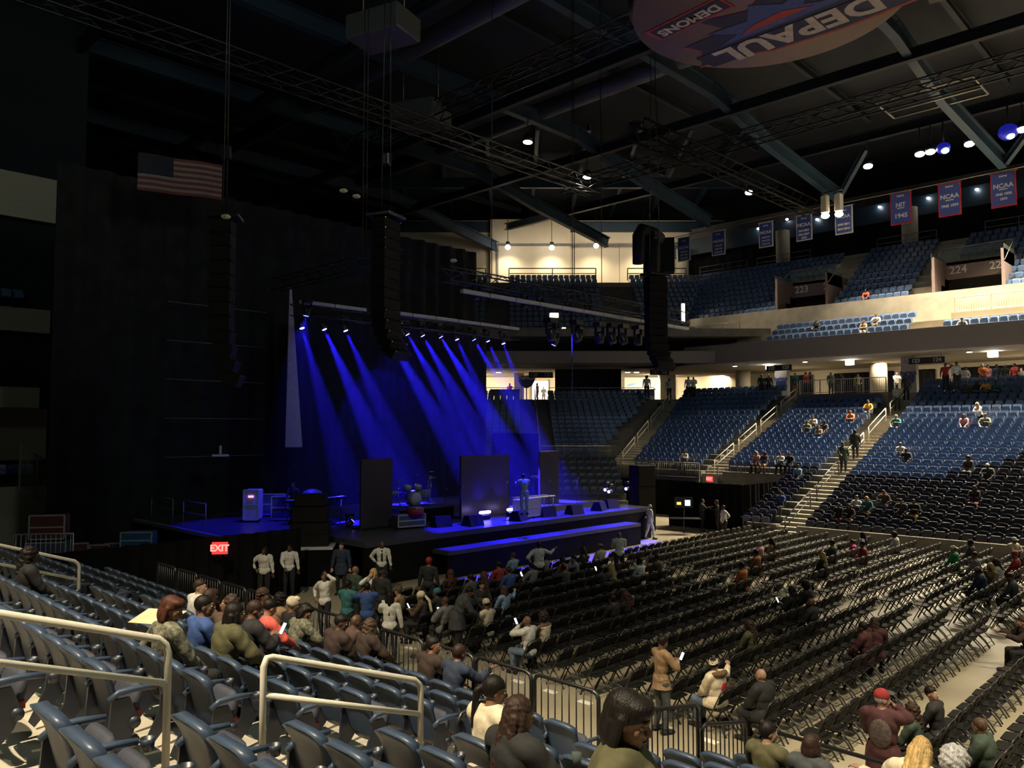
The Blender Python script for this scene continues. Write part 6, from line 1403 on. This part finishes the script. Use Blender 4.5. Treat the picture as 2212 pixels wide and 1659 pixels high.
b, s = pr(2062, 1650, 1.0, A('lap', 'rest', lean=30, nod=30), -10, 'm', 'p', 'afro:g', 'grey', 'black', 'grey-haired head at the bottom edge beside the blond woman')
pr(2089, 1539, CH, A(turn=-20), 0, 'm', 'l', 'short:n', 'dgreen', 'black', 'brown-haired person in dark green in the rear block of chairs', style='coat', bulk=1.15)
pr(2042, 1552, CH, A(turn=160), 0, 'f', 'l', 'short:k', 'black', 'black', 'person in black turned back beside the brown-haired one')
pr(1993, 1560, CH, A(), 0, 'f', 'l', 'curly:b', 'dgreen', 'black', 'person with wavy dark hair low in the rear block of chairs')
pr(2204, 1340, CH, A('fwd', 'fwd', lean=14), 30, 'm', 'l', 'short:b', 'dbrown', 'black', 'person with clasped hands at the right picture edge', style='coat')
# --- far stand
for (u, v, sx, sk, h, tp, bt, lab, hat) in [
 (1632, 993, 'f', 'm', 'long:y', 'pink', 'black', 'person in a pale pink top in the middle section', None), (1659, 996, 'f', 'm', 'curly:b', 'brown', 'tan', 'curly-haired person right of the pale pink top', None),
 (1685, 979, 'f', 'm', 'short:k', 'white', 'black', 'person in white above the pale pink top', None), (1702, 979, 'm', 'd', 'short:k', 'black', 'black', 'person in black beside the one in white', None),
 (1728, 1011, 'f', 'd', 'short:k', 'lblue', 'black', 'person in pale blue alone at the dark lower seats', None), (1745, 906, 'm', 'm', 'short:k', 'camo', 'black', 'leftmost of four people seated together in the upper blue rows', None),
 (1761, 902, 'm', 'm', 'short:b', 'cream', 'black', 'person in cream in the group of four on blue rows', None), (1767, 919, 'f', 'l', 'long:r', 'tan', 'jeans', 'red-haired front person in the group of four on blue rows', None),
 (1782, 915, 'f', 'm', 'long:k', 'dgrey', 'black', 'long-haired front person in the group of four on blue rows', None), (1831, 889, 'm', 'l', 'short:k', 'orange', 'black', 'person in an orange hooded top on the blue rows', 'cap:red'),
 (1894, 874, 'f', 'm', 'bun:k', 'yellow', 'grey', 'person in a mustard top on the top lit row', None), (1917, 875, 'm', 'l', 'short:y', 'teal', 'dgrey', 'person in blue-green right of the mustard top', None),
 (2092, 898, 'f', 'm', 'long:k', 'pink', 'black', 'seated dark-haired woman left of the standing blonde', None), (2121, 901, 'm', 'm', 'short:k', 'camo', 'black', 'seated person right of the standing blonde', None),
 (1943, 966, 'f', 'm', 'bun:n', 'white', 'black', 'person in a white jacket at the end seat by the bright stairs', None), (1966, 970, 'm', 'd', 'short:k', 'black', 'black', 'person in black next to the white jacket by the stairs', None),
 (2100, 995, 'f', 'm', 'afro:b', 'brown', 'grey', 'woman in brown holding a pale tray on the right section', None), (2130, 999, 'm', 'd', 'short:k', 'dgrey', 'black', 'person in a white cap next to the woman in brown', 'cap:white'),
 (2115, 1056, 'f', 'm', 'long:b', 'dbrown', 'pink', 'long-haired person alone in the dark lower rows', None), (1819, 1092, 'f', 'd', 'short:k', 'black', 'red', 'person in red trousers at the left end of the dark-row group', None),
 (1838, 1088, 'f', 'm', 'long:k', 'black', 'tan', 'long-haired one, second in the dark-row group', None), (1857, 1076, 'f', 'l', 'bun:k', 'white', 'black', 'person in white, third in the dark-row group', None),
 (1882, 1079, 'f', 'l', 'long:y', 'teal', 'tan', 'person in teal with fair hair in the dark-row group', None), (1910, 1073, 'm', 'm', 'short:k', 'brown', 'purple', 'person in brown with folded arms in the dark-row group', None),
 (1934, 1083, 'm', 'm', 'short:k', 'dgrey', 'black', 'person in charcoal in the dark-row group', None), (1957, 1083, 'm', 'm', 'short:k', 'black', 'yellow', 'person in yellow trousers at the right end of the dark-row group', None),
 (1707, 1083, 'm', 'd', 'short:k', 'blue', 'black', 'person in bright blue low at the left of the bright stairs', None), (1477, 1000, 'f', 'm', 'short:b', 'cream', 'black', 'person in a pale top alone behind the far picket railing', None),
 (1765, 686, 'm', 'm', 'short:k', 'black', 'black', 'person in black on the upper balcony blue seats', None), (1867, 690, 'f', 'l', 'short:n', 'tan', 'cream', 'person in tan on the upper balcony blue seats', None),
 (1890, 687, 'm', 'm', 'short:r', 'white', 'tan', 'person in white beside the one in tan on the balcony', None), (1873, 706, 'f', 'l', 'short:n', 'teal', 'teal', 'child in turquoise on the front balcony row', None),
 (2086, 686, 'm', 'm', 'short:k', 'dgrey', 'black', 'person in a dark cap on the right balcony seats', 'cap:black'), (1876, 627, 'f', 'm', 'short:k', 'coral', 'black', 'person in coral low in the upper tier', None),
 (2080, 826, 'm', 'd', 'short:k', 'dgrey', 'black', 'leftmost of four seated along the last row of the right section', None), (2103, 826, 'f', 'd', 'curly:k', 'black', 'black', 'curly-haired one seated along the last row of the right section', None),
 (2125, 828, 'f', 'm', 'short:k', 'yellow', 'black', 'person in mustard seated along the last row of the right section', None), (2145, 828, 'm', 'd', 'short:k', 'teal', 'black', 'person in teal seated along the last row of the right section', None)]:
    pr(u, v, FA, A(('lap', 'phone', 'rest', 'cross')[u % 4], ('lap', 'rest', 'phone', 'cross')[u % 4], lean=(u % 3)*7, turn=(v % 5)*12-24), 0, sx, sk, h, tp, bt, lab, hat=hat, scale=.8 if 'child' in lab else 1)
pr(1973, 864, ST, A('lap', 'lap'), 200, 'm', 'd', 'short:k', 'silver', 'black', 'person in a pale patterned jacket standing on the lit stairs')
pr(1990, 842, ST, A('down', 'down'), 200, 'f', 'd', 'curly:k', 'dgrey', 'black', 'dark figure standing near the top of the bright stairs', style='coat')
pr(1889, 964, ST, A('down', 'down', stride=.1), 30, 'f', 'm', 'long:b', 'black', 'black', 'woman in a long black coat climbing the bright stairs', style='coat', bulk=1.2)
pr(1859, 993, ST, A('down', 'rest'), 210, 'f', 'm', 'bun:k', 'dgreen', 'black', 'woman in dark green coming down the bright stairs', style='coat', bulk=1.15)
P0 = atz(2110, 874, 5.3+1.62); pr(2110, 874, P0.z-1.62, A('cross', 'cross', lean=20), 150, 'f', 'l', 'curly:y', 'white', 'black', 'blonde in a white jacket standing in the blue rows')
# --- concourse
for (u, v, rz, sx, sk, h, tp, bt, lab, ar, hat) in [
 (1101, 831, 200, 'm', 'd', 'short:k', 'red', 'navy', 'person in a red jacket at the printed table, lit corner', 'fwd', None), (1160, 830, 120, 'm', 'd', 'short:k', 'grey', 'dgrey', 'taller figure walking in the bright doorway', 'down', None),
 (1174, 838, 200, 'm', 'd', 'short:k', 'grey', 'grey', 'shorter figure standing in the bright doorway', 'down', None), (1397, 815, 224, 'm', 'd', 'afro:k', 'white', 'black', 'guard in white shirt before the white mural', 'down', None),
 (1445, 821, 200, 'm', 'd', 'short:k', 'white', 'black', 'guard in white shirt at the top of the corner stairs', 'cross', None), (1487, 817, 224, 'm', 'd', 'short:k', 'white', 'black', 'left one of two guards standing close together', 'cross', None),
 (1498, 817, 224, 'm', 'm', 'bald', 'white', 'black', 'right one of two guards standing close together', 'cross', None), (1645, 812, 224, 'm', 'd', 'short:k', 'dgreen', 'black', 'left figure before the narrow concourse curtain', 'down', None),
 (1660, 812, 200, 'm', 'm', 'short:g', 'dgreen', 'black', 'grey-haired figure before the narrow concourse curtain', 'down', None), (1717, 809, 180, 'm', 'm', 'short:k', 'teal', 'tan', 'figure in teal right of the crest column', 'lap', None),
 (1740, 807, 150, 'f', 'm', 'short:k', 'coral', 'black', 'figure in coral at the top of the middle stairs', 'down', None), (1749, 807, 120, 'm', 'm', 'short:k', 'dgreen', 'black', 'figure in dark green at the top of the middle stairs', 'down', None),
 (1795, 807, 224, 'm', 'm', 'short:g', 'dgreen', 'black', 'grey-haired figure on the railed platform, left end', 'lap', None), (1817, 810, 224, 'f', 'm', 'short:k', 'black', 'black', 'small dark figure on the railed platform', 'lap', None),
 (1853, 811, 224, 'm', 'm', 'short:n', 'olive', 'black', 'broad figure leaning on the platform railing', 'hip', None), (1901, 812, 224, 'm', 'm', 'short:k', 'grey', 'grey', 'figure in grey before the round concourse column', 'lap', None),
 (1937, 808, 224, 'm', 'm', 'short:n', 'silver', 'grey', 'figure in pale grey left of the right crest column', 'phone', None), (2042, 789, 200, 'm', 'm', 'short:k', 'red', 'black', 'figure in dark red with a hand raised to the brow', 'head', None),
 (2066, 785, 224, 'm', 'd', 'bald', 'white', 'black', 'tall figure in an open dark jacket over white', 'down', None), (2086, 796, 224, 'f', 'm', 'short:k', 'silver', 'red', 'figure in pale grey holding a white bag', 'lap', None),
 (2122, 790, 200, 'f', 'l', 'long:y', 'orange', 'orange', 'figure all in pale orange with long fair hair', 'phone', None), (2134, 792, 200, 'f', 'l', 'short:k', 'pink', 'red', 'figure in pink and red beside the pale orange one', 'lap', None),
 (2153, 791, 224, 'm', 'd', 'short:k', 'navy', 'black', 'figure in navy before the dark curtain', 'lap', None), (2171, 791, 224, 'm', 'd', 'short:g', 'dgreen', 'black', 'white-haired figure before the dark curtain', 'lap', None),
 (2191, 789, 150, 'm', 'm', 'short:n', 'coral', 'black', 'figure in bright red near the right edge of the concourse', 'phone', None), (2206, 798, 150, 'm', 'd', 'short:k', 'black', 'black', 'dark figure at the right edge of the concourse', 'lap', None)]:
    pr(u, v, 7.9, A(ar, 'lap' if ar == 'phone' else 'down'), rz, sx, sk, h, tp, bt, lab, hat=hat, bulk=1.15)
# --- stage crew
pr(633, 1048, 1.55, A('down', 'lap'), 200, 'm', 'm', 'short:k', 'black', 'jeans', 'stagehand in jeans standing on the side stage')
pr(1130, 1030, 1.9, A('fwd', 'fwd', lean=14), 60, 'm', 'm', 'short:k', 'lblue', 'lblue', 'blue-lit crew member bending behind the middle of the stage')
pr(60, 1192, N, A(), 0, 'f', 'd', 'curly:k', 'black', 'black', 'dark-haired figure beyond the far-left handrail')
bpy.data.scenes.remove(SC2)
build_near_seats(OCC)
